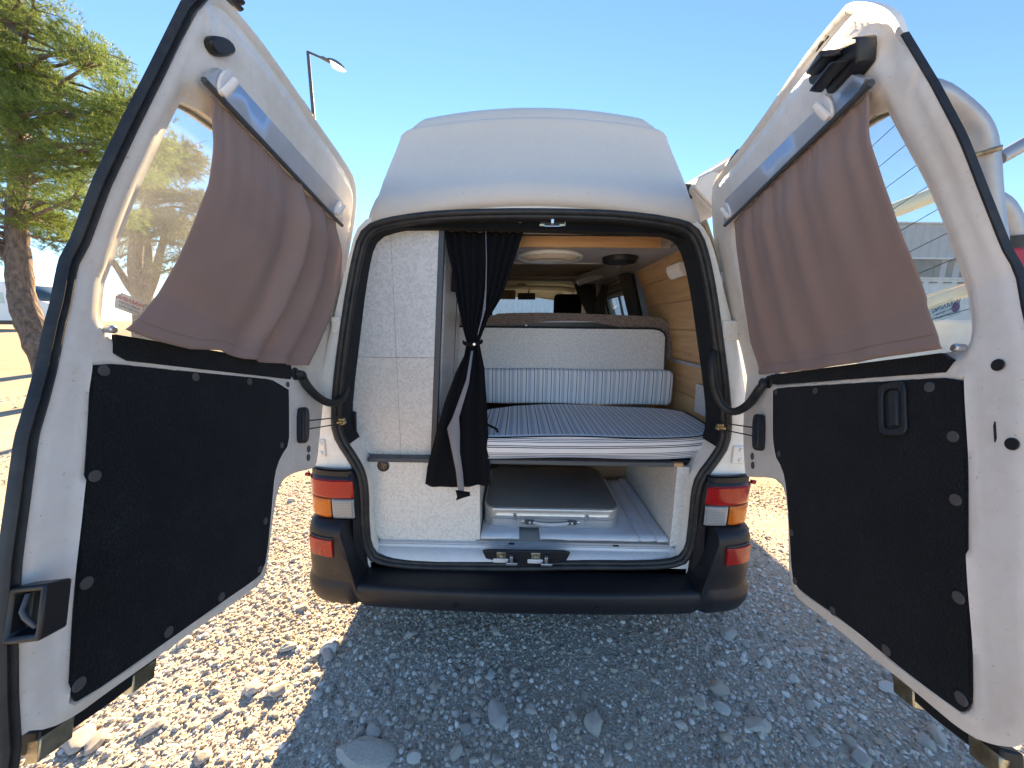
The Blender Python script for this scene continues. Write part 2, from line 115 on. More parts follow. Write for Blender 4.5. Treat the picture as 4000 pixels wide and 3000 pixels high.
sd=bpy.data.lights.new('sun','SUN'); sd.energy=5.0; sd.angle=math.radians(.5); sd.color=(1,.71,.40)
so=bpy.data.objects.new('sun',sd); COL.objects.link(so)
sv=Vector((math.sin(SUN_AZ)*math.cos(SUN_EL),math.cos(SUN_AZ)*math.cos(SUN_EL),math.sin(SUN_EL)))
so.rotation_euler=sv.to_track_quat('Z','Y').to_euler(); so.location=(0,0,20)
SC.view_settings.view_transform='Standard'; SC.view_settings.look='None'; SC.view_settings.exposure=2.68; SC.view_settings.gamma=1
SC.view_settings.use_curve_mapping=False
SC.view_settings.use_white_balance=False

# ------------------------------------------------------------ materials
MATS={}
def mat(name,col=(.8,.8,.8),rough=.5,metal=0,var=0,vscale=8,bump=0,bscale=200,bdist=.001,spec=.5,trans=0,coat=0,col2=None,detail=4,sheen=0,ior=1.45,emit=None,lo=.35,hi=.65,subs=0):
    if name in MATS: return MATS[name]
    M=bpy.data.materials.new(name); M.use_nodes=True; n=M.node_tree.nodes; l=M.node_tree.links; b=n['Principled BSDF']
    b.inputs['Base Color'].default_value=(*col,1); b.inputs['Roughness'].default_value=rough; b.inputs['Metallic'].default_value=metal
    b.inputs['Specular IOR Level'].default_value=spec; b.inputs['Transmission Weight'].default_value=trans; b.inputs['Coat Weight'].default_value=coat
    b.inputs['Sheen Weight'].default_value=sheen; b.inputs['IOR'].default_value=ior
    if emit: b.inputs['Emission Color'].default_value=(*emit[0],1); b.inputs['Emission Strength'].default_value=emit[1]
    tc=n.new('ShaderNodeTexCoord')
    if var or col2:
        c2=col2 or tuple(max(0,c*(1-var)) for c in col)
        no=n.new('ShaderNodeTexNoise'); no.inputs['Scale'].default_value=vscale; no.inputs['Detail'].default_value=detail+2; no.inputs['Roughness'].default_value=.6
        rp=n.new('ShaderNodeValToRGB'); rp.color_ramp.elements[0].position=lo; rp.color_ramp.elements[1].position=hi
        rp.color_ramp.elements[0].color=(*c2,1); rp.color_ramp.elements[1].color=(*col,1)
        l.new(tc.outputs['Object'],no.inputs['Vector']); l.new(no.outputs[0],rp.inputs[0]); l.new(rp.outputs[0],b.inputs['Base Color'])
    if bump:
        no=n.new('ShaderNodeTexNoise'); no.inputs['Scale'].default_value=bscale; no.inputs['Detail'].default_value=3
        bu=n.new('ShaderNodeBump'); bu.inputs['Strength'].default_value=bump; bu.inputs['Distance'].default_value=bdist
        l.new(tc.outputs['Object'],no.inputs['Vector']); l.new(no.outputs[0],bu.inputs['Height']); l.new(bu.outputs[0],b.inputs['Normal'])
    MATS[name]=M; return M
class NB:
    def __init__(s,name,rough=.5,metal=0,spec=.5):
        s.M=bpy.data.materials.new(name); s.M.use_nodes=True; s.n=s.M.node_tree.nodes; s.l=s.M.node_tree.links; s.b=s.n['Principled BSDF']
        s.b.inputs['Roughness'].default_value=rough; s.b.inputs['Metallic'].default_value=metal; s.b.inputs['Specular IOR Level'].default_value=spec
        s.tc=s.n.new('ShaderNodeTexCoord'); MATS[name]=s.M
    def add(s,t,**k):
        x=s.n.new('ShaderNode'+t)
        for a,v in k.items():
            if a in('operation','blend_type','data_type','feature','wave_type','bands_direction','distance','interpolation_type','use_clamp','noise_type'): setattr(x,a,v)
        return x
    def inp(s,node,key,v):
        if hasattr(v,'is_output'): s.l.new(v,node.inputs[key])
        else: node.inputs[key].default_value=v
    def math(s,op,a,b=None,c=None,clamp=False):
        x=s.n.new('ShaderNodeMath'); x.operation=op; x.use_clamp=clamp
        s.inp(x,0,a)
        if b is not None: s.inp(x,1,b)
        if c is not None: s.inp(x,2,c)
        return x.outputs[0]
    def noise(s,scale,detail=4,rough=.55,vec=None,dist=0):
        x=s.n.new('ShaderNodeTexNoise'); x.inputs['Scale'].default_value=scale; x.inputs['Detail'].default_value=detail; x.inputs['Roughness'].default_value=rough; x.inputs['Distortion'].default_value=dist
        s.l.new(vec or s.tc.outputs['Object'],x.inputs['Vector']); return x.outputs[0]
    def vor(s,scale,vec=None,feature='F1',rand=1):
        x=s.n.new('ShaderNodeTexVoronoi'); x.feature=feature; x.inputs['Scale'].default_value=scale; x.inputs['Randomness'].default_value=rand
        s.l.new(vec or s.tc.outputs['Object'],x.inputs['Vector']); return x
    def ramp(s,f,els,interp='LINEAR'):
        x=s.n.new('ShaderNodeValToRGB'); x.color_ramp.interpolation=interp; e=x.color_ramp.elements
        while len(e)<len(els): e.new(.5)
        for q,(p,c) in zip(e,els): q.position=p; q.color=(*c,1) if len(c)==3 else c
        s.l.new(f,x.inputs[0]); return x.outputs[0]
    def mix(s,f,a,b,bt='MIX'):
        x=s.n.new('ShaderNodeMix'); x.data_type='RGBA'; x.blend_type=bt
        s.inp(x,0,f)
        for k,v in((6,a),(7,b)):
            if hasattr(v,'is_output'): s.l.new(v,x.inputs[k])
            else: x.inputs[k].default_value=(*v,1)
        return x.outputs[2]
    def sep(s,vec=None):
        x=s.n.new('ShaderNodeSeparateXYZ'); s.l.new(vec or s.tc.outputs['Object'],x.inputs[0]); return x.outputs
    def map(s,scale=(1,1,1),rot=(0,0,0),vec=None):
        x=s.n.new('ShaderNodeMapping'); x.inputs['Scale'].default_value=scale; x.inputs['Rotation'].default_value=rot
        s.l.new(vec or s.tc.outputs['Object'],x.inputs[0]); return x.outputs[0]
    def bump(s,h,strength=.5,dist=.002,prev=None):
        x=s.n.new('ShaderNodeBump'); x.inputs['Strength'].default_value=strength; x.inputs['Distance'].default_value=dist
        s.l.new(h,x.inputs['Height'])
        if prev: s.l.new(prev,x.inputs['Normal'])
        s.l.new(x.outputs[0],s.b.inputs['Normal']); return x.outputs[0]
    def col(s,c): s.l.new(c,s.b.inputs['Base Color'])

# white vehicle paint with grime, scuffs and faint orange peel
def paint(name,base,grime,rough=.32,amt=.5):
    k=NB(name,rough); n1=k.noise(3.5,8,.65); n2=k.noise(30,5,.7)
    f=k.ramp(k.math('MULTIPLY_ADD',n2,.35,k.math('MULTIPLY',n1,.75)),[(.48,(0,0,0)),(.72,(amt,amt,amt))])
    c=k.mix(f,base,grime); sp=k.noise(140,2,.5); f2=k.ramp(sp,[(.70,(0,0,0)),(.74,(.35,.35,.35))])
    c=k.mix(f2,c,(.25,.2,.14)); k.col(c)
    k.l.new(k.ramp(n2,[(.3,(rough-.06,)*3),(.8,(rough+.2,)*3)]),k.b.inputs['Roughness'])
    k.bump(k.noise(9,3),.12,.004); return k.M
paint('white_paint',(.86,.82,.75),(.60,.52,.40),.33,.5)
paint('roof_paint',(.69,.63,.55),(.60,.55,.47),.5,.35)
paint('sill_paint',(.66,.66,.67),(.55,.52,.46),.25,.4)
mat('rubber',(.014,.015,.018),.45,var=.3,vscale=25,bump=.25,bscale=90,col2=(.035,.034,.032))
mat('black_plastic',(.016,.016,.018),.38,bump=.1,bscale=300)
mat('trim_dark',(.07,.075,.085),.4)
mat('handle_dark',(.022,.024,.027),.4)
mat('black_metal',(.03,.03,.03),.4,metal=.6)
mat('brass',(.60,.48,.24),.35,metal=.9,var=.3,vscale=60)
mat('zinc',(.55,.50,.36),.35,metal=.85,col2=(.25,.2,.12),vscale=30)
mat('smoked_knob',(.05,.03,.022),.08,spec=.8)
mat('steel',(.62,.63,.65),.28,metal=.9,var=.2,vscale=30)
mat('chrome',(.8,.8,.82),.3,metal=.6)
k=NB('bumper_plastic',.42,spec=.3); n=k.noise(4,6,.6); n3=k.noise(60,4,.6)
c=k.ramp(n,[(.3,(.009,.010,.014)),(.7,(.019,.018,.019))]); c=k.mix(k.ramp(k.noise(18,8,.8),[(.58,(0,0,0)),(.8,(.30,.30,.30))]),c,(.14,.115,.09)); k.col(c); k.bump(k.noise(420,2),.22,.0006)
# carpet board
k=NB('carpet',.95,spec=.15); v=k.noise(260,3,.8); c=k.ramp(k.math('MULTIPLY_ADD',k.noise(9,5,.7),.35,k.math('MULTIPLY',v,.75)),[(.35,(.0025,.003,.004)),(.58,(.008,.0095,.011)),(.78,(.026,.029,.032))])
c=k.mix(k.ramp(k.noise(22,6,.85),[(.60,(0,0,0)),(.80,(.25,.25,.25))]),c,(.05,.052,.055)); k.col(c); k.bump(v,.8,.002); k.b.inputs['Sheen Weight'].default_value=.08
# speckled laminate
def laminate(name,base,dark,dens=.5):
    k=NB(name,.42); mp=k.map((1,1,1)); wn=k.noise(170,1.5,.5,dist=2.2); a=k.math('ABSOLUTE',k.math('SUBTRACT',wn,.5))
    line=k.ramp(a,[(.022,(1,1,1)),(.05,(0,0,0))]); msk=k.ramp(k.noise(95,2,.5),[(.46,(0,0,0)),(.52,(dens,)*3)])
    v=k.vor(55); dots=k.ramp(v.outputs['Distance'],[(.07,(1,1,1)),(.12,(0,0,0))])
    f=k.math('MULTIPLY',line,msk); f=k.math('MAXIMUM',f,k.math('MULTIPLY',dots,k.ramp(k.noise(30,0),[(.60,(0,0,0)),(.62,(.7,.7,.7))])))
    b=k.mix(k.noise(2.5,3),base,tuple(x*.9 for x in base)); k.col(k.mix(f,b,dark)); k.bump(k.noise(500,2),.1,.0004); return k.M
laminate('laminate',(.80,.775,.74),(.20,.19,.18),.6)
laminate('laminate_warm',(.82,.77,.70),(.25,.21,.18),.55)
# wood
def wood(name,c1,c2,c3,scale=1.0,axis='y'):
    k=NB(name,.42); sc={'y':(22,1.5,22),'x':(1.5,22,22)}[axis]; mp=k.map(tuple(s*scale for s in sc))
    g=k.noise(1.0,6,.65,mp,dist=1.0); c=k.ramp(g,[(.3,c3),(.48,c2),(.68,c1)])
    fl=k.noise(1.0,3,.5,k.map(tuple(s*scale*6 for s in sc))); c=k.mix(k.ramp(fl,[(.55,(0,0,0)),(.75,(.45,.45,.45))]),c,c3)
    c=k.mix(k.ramp(k.noise(2.2,4),[(.45,(0,0,0)),(.75,(.35,.35,.35))]),c,c3); k.col(c); k.bump(fl,.1,.0008); return k.M
wood('wood_wall',(.80,.52,.27),(.72,.44,.21),(.52,.29,.12))
wood('wood_board',(.70,.44,.22),(.62,.37,.17),(.48,.26,.11),1.4,'x')
wood('wood_back',(.40,.26,.14),(.34,.2,.1),(.22,.12,.06),1,'x')
# ticking fabric: stripes run with the cloth
def ticking(name,comp,period,off=0,side=False):
    k=NB(name,.85,spec=.2); s=k.sep(); w_=k.noise(5,2); t=k.math('FRACT',k.math('ADD',k.math('MULTIPLY_ADD',w_,.10,k.math('DIVIDE',s[comp],period)),off+20))
    W=(.88,.87,.86); B=(.015,.016,.03); G=(.48,.53,.60); G2=(.72,.74,.78)
    if side: els=[(0,B),(.06,W),(.12,B),(.17,W),(.38,(.12,.13,.17)),(.43,W),(.49,(.12,.13,.17)),(.54,W),(.60,(.12,.13,.17)),(.65,W),(.9,W)]
    else: els=[(0,B),(.07,W),(.30,G),(.36,G2),(.41,G),(.47,G2),(.52,G),(.60,G2),(.64,W),(.90,W)]
    c=k.ramp(t,els,'CONSTANT'); c=k.mix(.18,c,k.ramp(k.noise(700,1),[(.35,(.55,.55,.6)),(.65,(1,1,1))]),'MULTIPLY'); k.col(c)
    k.bump(k.noise(600,2),.3,.0006); return k.M
ticking('ticking_top',0,.047); ticking('ticking_side',2,.062,.2,True)
# cloths
def cloth(name,col,col2,rough=.9,trl=None,bs=900,sheen=.2):
    k=NB(name,rough,spec=.15); c=k.ramp(k.noise(5,4),[(.35,col2),(.65,col)]); wv=k.noise(bs,2,.7); c=k.mix(.5,c,k.ramp(wv,[(.3,tuple(x*.7 for x in col)),(.7,tuple(min(1,x*1.2) for x in col))]))
    k.col(c); k.bump(wv,.35,.0006); k.b.inputs['Sheen Weight'].default_value=sheen
    if trl:
        out=k.n['Material Output']; tr=k.n.new('ShaderNodeBsdfTranslucent'); mx=k.n.new('ShaderNodeMixShader'); k.l.new(c,tr.inputs[0]); mx.inputs[0].default_value=trl
        k.l.new(k.b.outputs[0],mx.inputs[1]); k.l.new(tr.outputs[0],mx.inputs[2]); k.l.new(mx.outputs[0],out.inputs[0])
    return k.M
cloth('curtain_brown',(.43,.31,.265),(.37,.26,.225),.85,.22,1400)
cloth('curtain_black',(.008,.0085,.011),(.0055,.006,.008),.95,sheen=.02)
cloth('lining',(.55,.55,.57),(.5,.5,.53)); cloth('lining_grey',(.27,.265,.28),(.23,.225,.24)); cloth('curtain_cab',(.045,.033,.024),(.03,.022,.016))
k=NB('woven_seat',.9,spec=.15); br=k.n.new('ShaderNodeTexBrick'); br.inputs['Scale'].default_value=22; br.inputs['Mortar Size'].default_value=.05; br.inputs['Color1'].default_value=(.27,.215,.18,1); br.inputs['Color2'].default_value=(.25,.195,.165,1); br.inputs['Mortar'].default_value=(.17,.125,.105,1)
mp=k.map((1,1,1),(math.radians(90),0,math.radians(0))); dn=k.n.new('ShaderNodeVectorMath'); dn.operation='ADD'; nn=k.n.new('ShaderNodeTexNoise'); nn.inputs['Scale'].default_value=30; k.l.new(mp,dn.inputs[0]); sc_=k.n.new('ShaderNodeVectorMath'); sc_.operation='SCALE'; sc_.inputs['Scale'].default_value=.03; k.l.new(nn.outputs['Color'],sc_.inputs[0]); k.l.new(sc_.outputs[0],dn.inputs[1]); k.l.new(dn.outputs[0],br.inputs['Vector']); k.col(br.outputs[0]); k.bump(br.outputs['Fac'],-.5,.002)
mat('grey_panel',(.46,.43,.40),.8,var=.12,bump=.3,bscale=500)
mat('cab_cream',(.66,.60,.46),.85,var=.1,bump=.2,bscale=300)
mat('cab_brown',(.36,.29,.22),.8,var=.15)
mat('interior_dark',(.03,.028,.026),.7)
mat('alu',(.55,.58,.63),.38,metal=.7,var=.12,vscale=12)
mat('alu_tray',(.72,.74,.78),.3,metal=.5,var=.15,vscale=6)
mat('case_alu',(.62,.62,.61),.36,metal=.75,var=.1,vscale=20)
mat('case_top',(.24,.21,.185),.75,bump=.5,bscale=900,bdist=.0006,var=.12,vscale=7)
mat('mat_white',(.72,.72,.76),.75,var=.10,vscale=14,bump=.5,bscale=30,bdist=.003)
mat('white_plastic',(.80,.78,.76),.35)
mat('lamp_plastic',(.90,.88,.82),.3,trans=.1)
mat('lamp_cream',(.80,.66,.46),.35)
mat('stud',(.085,.08,.08),.6)
mat('red_sleeve',(.40,.045,.07),.6,var=.25)
mat('tube_paint',(.36,.38,.41),.35,metal=.3,var=.12,vscale=12)
mat('cream_pipe',(.72,.68,.48),.4)
mat('wall_panel',(.36,.39,.43),.6,var=.1); mat('wall_dark',(.10,.115,.11),.5,var=.2); mat('wall_white',(.62,.66,.68),.6,var=.08)
mat('shed_blue',(.74,.80,.84),.6,var=.1)
mat('tyre',(.02,.02,.02),.8); mat('car_white',(.80,.80,.82),.25,coat=.5,var=.04); mat('car_glass',(.05,.08,.08),.08,spec=.9)
mat('car_glass_pale',(.45,.55,.52),.15,spec=.9)
mat('lamp_grey',(.16,.15,.14),.5,metal=.4); mat('pole_grey',(.10,.10,.105),.55,metal=.4)
mat('lens_white',(.85,.82,.78),.2,coat=.4,trans=.2)
mat('sticker_film',(.75,.78,.74),.4); mat('print_red',(.55,.22,.18),.6); mat('print_grey',(.35,.36,.36),.6); mat('print_blue',(.26,.25,.42),.6)
# lamp lenses
def lens(name,col,col2,grid=130,tr=.25):
    k=NB(name,.12); s=k.sep(); g=k.math('MULTIPLY',k.math('PINGPONG',k.math('MULTIPLY',s[0],grid),.5),k.math('PINGPONG',k.math('MULTIPLY',s[2],grid),.5))
    c=k.mix(k.ramp(g,[(.02,(0,0,0)),(.16,(1,1,1))]),col2,col); k.col(c); k.bump(g,.2,.002); k.b.inputs['Coat Weight'].default_value=.25; k.b.inputs['Specular IOR Level'].default_value=.3; k.b.inputs['Coat Roughness'].default_value=.03
    k.b.inputs['Subsurface Weight'].default_value=.0; return k.M
lens('lens_red',(.48,.010,.008),(.27,.005,.004),120); lens('lens_amber',(.72,.19,.010),(.48,.10,.006),120); lens('lens_clear',(.40,.385,.36),(.24,.23,.22),150); lens('reflector_red',(.55,.02,.012),(.20,.008,.006),110)
# glass: dusty rear windows
def glass(name,tint,dust,dustcol):
    k=NB(name); n=k.n; out=n['Material Output']; n.remove(k.b); tr=n.new('ShaderNodeBsdfTransparent'); tr.inputs[0].default_value=(*tint,1)
    gl=n.new('ShaderNodeBsdfGlossy'); gl.inputs['Roughness'].default_value=.03; fr=n.new('ShaderNodeLayerWeight'); fr.inputs[0].default_value=.5
    pw=k.math('MULTIPLY_ADD',k.math('POWER',fr.outputs['Facing'],5),.6,.03); m1=n.new('ShaderNodeMixShader'); k.l.new(pw,m1.inputs[0]); k.l.new(tr.outputs[0],m1.inputs[1]); k.l.new(gl.outputs[0],m1.inputs[2])
    df=n.new('ShaderNodeBsdfTranslucent'); df.inputs[0].default_value=(*dustcol,1); d2=n.new('ShaderNodeBsdfDiffuse'); d2.inputs[0].default_value=(*dustcol,1); ad=n.new('ShaderNodeMixShader'); k.l.new(df.outputs[0],ad.inputs[1]); k.l.new(d2.outputs[0],ad.inputs[2])
    m2=n.new('ShaderNodeMixShader'); dn=k.ramp(k.noise(6,6,.7),[(.3,(dust*.6,)*3),(.75,(dust*1.5,)*3)]); k.l.new(dn,m2.inputs[0]); k.l.new(m1.outputs[0],m2.inputs[1]); k.l.new(ad.outputs[0],m2.inputs[2]); k.l.new(m2.outputs[0],out.inputs[0])
glass('glass_dusty',(.93,.96,.95),.14,(.8,.8,.76)); glass('glass_clear',(.86,.93,.95),.06,(.8,.82,.85))
k=NB('lens_sun_glint',.3); out=k.n['Material Output']; tr=k.n.new('ShaderNodeBsdfTranslucent'); tr.inputs[0].default_value=(.95,.93,.9,1); k.b.inputs['Base Color'].default_value=(.85,.83,.8,1); mx=k.n.new('ShaderNodeMixShader'); mx.inputs[0].default_value=.5; k.b.inputs['Emission Color'].default_value=(1,.97,.92,1); k.b.inputs['Emission Strength'].default_value=.5; k.l.new(k.b.outputs[0],mx.inputs[1]); k.l.new(tr.outputs[0],mx.inputs[2]); k.l.new(mx.outputs[0],out.inputs[0])  # unlit street lamp glass; its emission stands in for the sun's glint
# ground, pebbles, rock
GR=[(.0,(.17,.15,.13)),(.12,(.40,.36,.30)),(.34,(.64,.58,.48)),(.50,(.50,.40,.29)),(.66,(.74,.69,.60)),(.84,(.90,.86,.78)),(1,(.46,.32,.22))]
k=NB('gravel_ground',.95,spec=.2); geo=k.n.new('ShaderNodeNewGeometry'); pos=geo.outputs['Position']
va=k.vor(95,pos); vb=k.vor(210,pos); vc=k.vor(40,pos)
ca=k.ramp(k.sep(va.outputs['Color'])[0],GR); cb=k.ramp(k.sep(vb.outputs['Color'])[0],GR)
big=k.noise(1.1,6,.65,pos); dirt=k.mix(k.noise(14,6,.7,pos),(.27,.23,.18),(.48,.41,.32))
c=k.mix(k.ramp(big,[(.35,(.25,.25,.25)),(.65,(.85,.85,.85))]),k.mix(.5,ca,cb),dirt)
far=k.ramp(k.math('DIVIDE',k.math('ADD',k.math('ABSOLUTE',k.sep(pos)[0]),k.sep(pos)[1]),40),[(.12,(0,0,0)),(.5,(1,1,1))])
sand=k.mix(k.noise(.7,5,.7,pos),(.42,.32,.21),(.32,.26,.18)); c=k.mix(k.math('MULTIPLY',far,.8),c,sand); k.col(c)
h=k.math('ADD',k.math('MULTIPLY',va.outputs['Distance'],-.9),k.math('MULTIPLY',vb.outputs['Distance'],-.4)); bb=k.bump(h,.8,.008); k.bump(k.noise(30,6,.7,pos),.5,.02,bb)
def stonemat(name,els,sc):
    k=NB(name,.85,spec=.3); g=k.n.new('ShaderNodeNewGeometry'); oi=k.n.new('ShaderNodeObjectInfo')
    r=g.outputs['Random Per Island'] if name=='pebble' else oi.outputs['Random']
    c=k.ramp(r,els); c=k.mix(k.ramp(k.noise(sc,8,.75),[(.42,(0,0,0)),(.68,(.6,.6,.6))]),c,(.30,.25,.20)); c=k.mix(.25,c,k.ramp(k.noise(sc*5,3,.6),[(.3,(.45,.45,.45)),(.7,(1,1,1))]),'MULTIPLY'); k.col(c); k.bump(k.noise(sc*2,6,.7),.7,.006)
stonemat('pebble',GR,60); stonemat('rock',[(0,(.50,.47,.42)),(.3,(.70,.66,.58)),(.5,(.50,.42,.33)),(.7,(.80,.77,.70)),(.85,(.46,.44,.42)),(1,(.66,.60,.50))],18)
# tree
k=NB('bark',.95,spec=.15); mp=k.map((9,9,3)); v=k.vor(1.6,mp); n=k.noise(2.5,8,.7,mp); c=k.ramp(n,[(.3,(.07,.055,.045)),(.55,(.19,.155,.13)),(.75,(.30,.25,.21))]); k.col(c); k.bump(k.math('ADD',v.outputs['Distance'],n),1.0,.05)
def needles(name,a,b,c_):
    k=NB(name,.6,spec=.3); g=k.n.new('ShaderNodeNewGeometry'); c=k.ramp(g.outputs['Random Per Island'],[(0,a),(.5,b),(1,c_)]); c2=k.mix(k.ramp(k.noise(.9,3),[(.4,(0,0,0)),(.6,(.6,.6,.6))]),c,b); k.col(c2)
    out=k.n['Material Output']; tr=k.n.new('ShaderNodeBsdfTranslucent'); mx=k.n.new('ShaderNodeMixShader'); k.l.new(c2,tr.inputs[0]); mx.inputs[0].default_value=.42; k.l.new(k.b.outputs[0],mx.inputs[1]); k.l.new(tr.outputs[0],mx.inputs[2]); k.l.new(mx.outputs[0],out.inputs[0])
needles('needles',(.08,.14,.03),(.14,.22,.05),(.30,.34,.10)); needles('needles_far',(.10,.12,.05),(.14,.16,.07),(.20,.20,.10))

# ------------------------------------------------------------ object helpers
ORG={}
class MB:
    def __init__(s): s.v=[]; s.f=[]; s.mi=[]
    def add(s,vs,fs,mi=0):
        o=len(s.v); s.v+= [tuple(q) for q in vs]; s.f+=[tuple(i+o for i in f) for f in fs]; s.mi+=[mi]*len(fs); return s
    def box(s,a,b,mi=0):
        x0,y0,z0=a; x1,y1,z1=b
        return s.add([(x0,y0,z0),(x1,y0,z0),(x1,y1,z0),(x0,y1,z0),(x0,y0,z1),(x1,y0,z1),(x1,y1,z1),(x0,y1,z1)],[(0,3,2,1),(4,5,6,7),(0,1,5,4),(1,2,6,5),(2,3,7,6),(3,0,4,7)],mi)
    def hexa(s,p,mi=0): return s.add(p,[(0,3,2,1),(4,5,6,7),(0,1,5,4),(1,2,6,5),(2,3,7,6),(3,0,4,7)],mi)
    def tube(s,pts,r,n=12,cap=True,mi=0,closed=False,flat=1.0,ridge=0,up=None):
        pts=[Vector(q) for q in pts]; N=len(pts); rs=r if hasattr(r,'__len__') else [r]*N
        V=[]; prev=None
        for i,q in enumerate(pts):
            if closed: t=(pts[(i+1)%N]-pts[i-1])
            else: t=pts[min(i+1,N-1)]-pts[max(i-1,0)]
            t.normalize()
            if up is not None: a=Vector(up)
            elif prev is None: a=Vector((0,0,1)) if abs(t.z)<.9 else Vector((1,0,0))
            else: a=prev
            a=(a-t*a.dot(t)).normalized(); b=t.cross(a); prev=a
            rr=rs[i]*(1+(ridge if i%2 else 0))
            for k in range(n):
                th=2*math.pi*k/n; V.append(q+a*math.cos(th)*rr+b*math.sin(th)*rr*flat)
        F=[]
        M=N if closed else N-1
        for i in range(M):
            j=(i+1)%N
            for k in range(n): F.append((i*n+k,i*n+(k+1)%n,j*n+(k+1)%n,j*n+k))
        if cap and not closed: F.append(tuple(range(n-1,-1,-1))); F.append(tuple((N-1)*n+k for k in range(n)))
        return s.add(V,F,mi)
    def cyl(s,a,b,r,n=20,mi=0,r2=None): return s.tube([a,b],[r,r if r2 is None else r2],n,True,mi)
    def prism(s,poly,vec,mi=0):
        n=len(poly); v=[Vector(q) for q in poly]; vec=Vector(vec); tri=tessellate_polygon([v])
        F=[tuple(t) for t in tri]+[tuple(i+n for i in reversed(t)) for t in tri]+[(i,(i+1)%n,(i+1)%n+n,i+n) for i in range(n)]
        return s.add(v+[q+vec for q in v],F,mi)
    def grid(s,fn,nu,nv,mi=0,wrapu=False):
        V=[fn(i/(nu-(0 if wrapu else 1)),j/(nv-1)) for j in range(nv) for i in range(nu)]
        F=[]
        for j in range(nv-1):
            for i in range(nu if wrapu else nu-1): F.append((j*nu+i,j*nu+(i+1)%nu,(j+1)*nu+(i+1)%nu,(j+1)*nu+i))
        return s.add(V,F,mi)
    def sphere(s,c,r,nu=16,nv=10,sc=(1,1,1),mi=0):
        return s.grid(lambda u,v:(c[0]+r*sc[0]*math.sin(math.pi*v)*math.cos(2*math.pi*u),c[1]+r*sc[1]*math.sin(math.pi*v)*math.sin(2*math.pi*u),c[2]+r*sc[2]*math.cos(math.pi*v)),nu,nv,mi,True)
    def mesh(s,name,org=(0,0,0),smooth=True,mats=(),angle=40,weld=True):
        me=bpy.data.meshes.new(name); me.from_pydata([(x-org[0],y-org[1],z-org[2]) for x,y,z in s.v],[],s.f)
        for m_ in mats: me.materials.append(MATS[m_] if isinstance(m_,str) else m_)
        me.polygons.foreach_set('material_index',s.mi)
        bm=bmesh.new(); bm.from_mesh(me)
        if weld: bmesh.ops.remove_doubles(bm,verts=bm.verts,dist=1e-5)
        bmesh.ops.recalc_face_normals(bm,faces=bm.faces); bm.to_mesh(me); bm.free()
        if smooth:
            me.polygons.foreach_set('use_smooth',[True]*len(me.polygons)); me.set_sharp_from_angle(angle=math.radians(angle))
        me.update(); return me
def wloc(o): return ORG.get(o.name,(0,0,0)) if o else (0,0,0)
def thing(name,label,cat,loc=(0,0,0),group=None):
    o=bpy.data.objects.new(name,None); COL.objects.link(o); o.empty_display_size=.1; o.location=loc; o['label']=label; o['category']=cat
    if group:o['group']=group
    ORG[o.name]=tuple(loc); return o
def part(name,mb,mats,parent=None,bevel=0,smooth=True,angle=40,solid=0,seg=2,label=None,weld=True,kind=None,sub=0):
    if isinstance(mats,str): mats=(mats,)
    w0=wloc(parent); me=mb.mesh(name,w0,smooth,mats,angle,weld); o=bpy.data.objects.new(name,me); COL.objects.link(o)
    if parent: o.parent=parent
    ORG[o.name]=w0
    if solid: md=o.modifiers.new('solid','SOLIDIFY'); md.thickness=solid; md.offset=0
    if sub: md=o.modifiers.new('sub','SUBSURF'); md.levels=sub; md.render_levels=sub
    if bevel: md=o.modifiers.new('bevel','BEVEL'); md.width=bevel; md.segments=seg; md.limit_method='ANGLE'; md.angle_limit=math.radians(35)
    if label:o['label']=label
    if kind:o['kind']=kind
    return o
def solo(name,mb,mats,label,cat,group=None,loc=(0,0,0),**k):
    if isinstance(mats,str): mats=(mats,)
    me=mb.mesh(name,loc,k.get('smooth',True),mats,k.get('angle',40)); o=bpy.data.objects.new(name,me); COL.objects.link(o); o.location=loc; ORG[o.name]=tuple(loc)
    o['label']=label; o['category']=cat
    if group:o['group']=group
    if k.get('bevel'): md=o.modifiers.new('bevel','BEVEL'); md.width=k['bevel']; md.segments=2; md.limit_method='ANGLE'; md.angle_limit=math.radians(35)
    if k.get('solid'): md=o.modifiers.new('solid','SOLIDIFY'); md.thickness=k['solid']; md.offset=0
    return o
def struct(name,mb,mats,smooth=True):
    o=part(name,mb,mats,None,smooth=smooth); o['kind']='structure'; return o
def inst(name,me,mw,parent):
    o=bpy.data.objects.new(name,me); COL.objects.link(o); w0=wloc(parent)
    if parent:o.parent=parent
    M=mw.copy(); M.translation=M.translation-Vector(w0); o.matrix_local=M; ORG[o.name]=tuple(mw.translation); return o
def resample(pts,n,closed=False):
    a=np.array(pts,float)
    if closed: a=np.vstack([a,a[:1]])
    d=np.r_[0,np.cumsum(np.linalg.norm(np.diff(a,axis=0),axis=1))]; t=np.linspace(0,d[-1],n+1 if closed else n)
    if closed:t=t[:-1]
    return np.stack([np.interp(t,d,a[:,k]) for k in range(a.shape[1])],-1)
def smoothpoly(pts,it=2,closed=True):
    a=np.array(pts,float)
    for _ in range(it):
        if closed:
            b=np.roll(a,-1,0); a=np.stack([.75*a+.25*b,.25*a+.75*b],1).reshape(-1,a.shape[1])
        else:
            q=.75*a[:-1]+.25*a[1:]; r=.25*a[:-1]+.75*a[1:]; a=np.vstack([a[:1],np.stack([q,r],1).reshape(-1,a.shape[1]),a[-1:]])
    return a
def inpoly(pts,poly):
    x,y=pts[:,0],pts[:,1]; c=np.zeros(len(pts),bool); n=len(poly)
    for i in range(n):
        x1,y1=poly[i];x2,y2=poly[i-1]
        if y1==y2: continue
        c^=((y1>y)!=(y2>y))&(x<(x2-x1)*(y-y1)/(y2-y1)+x1)
    return c
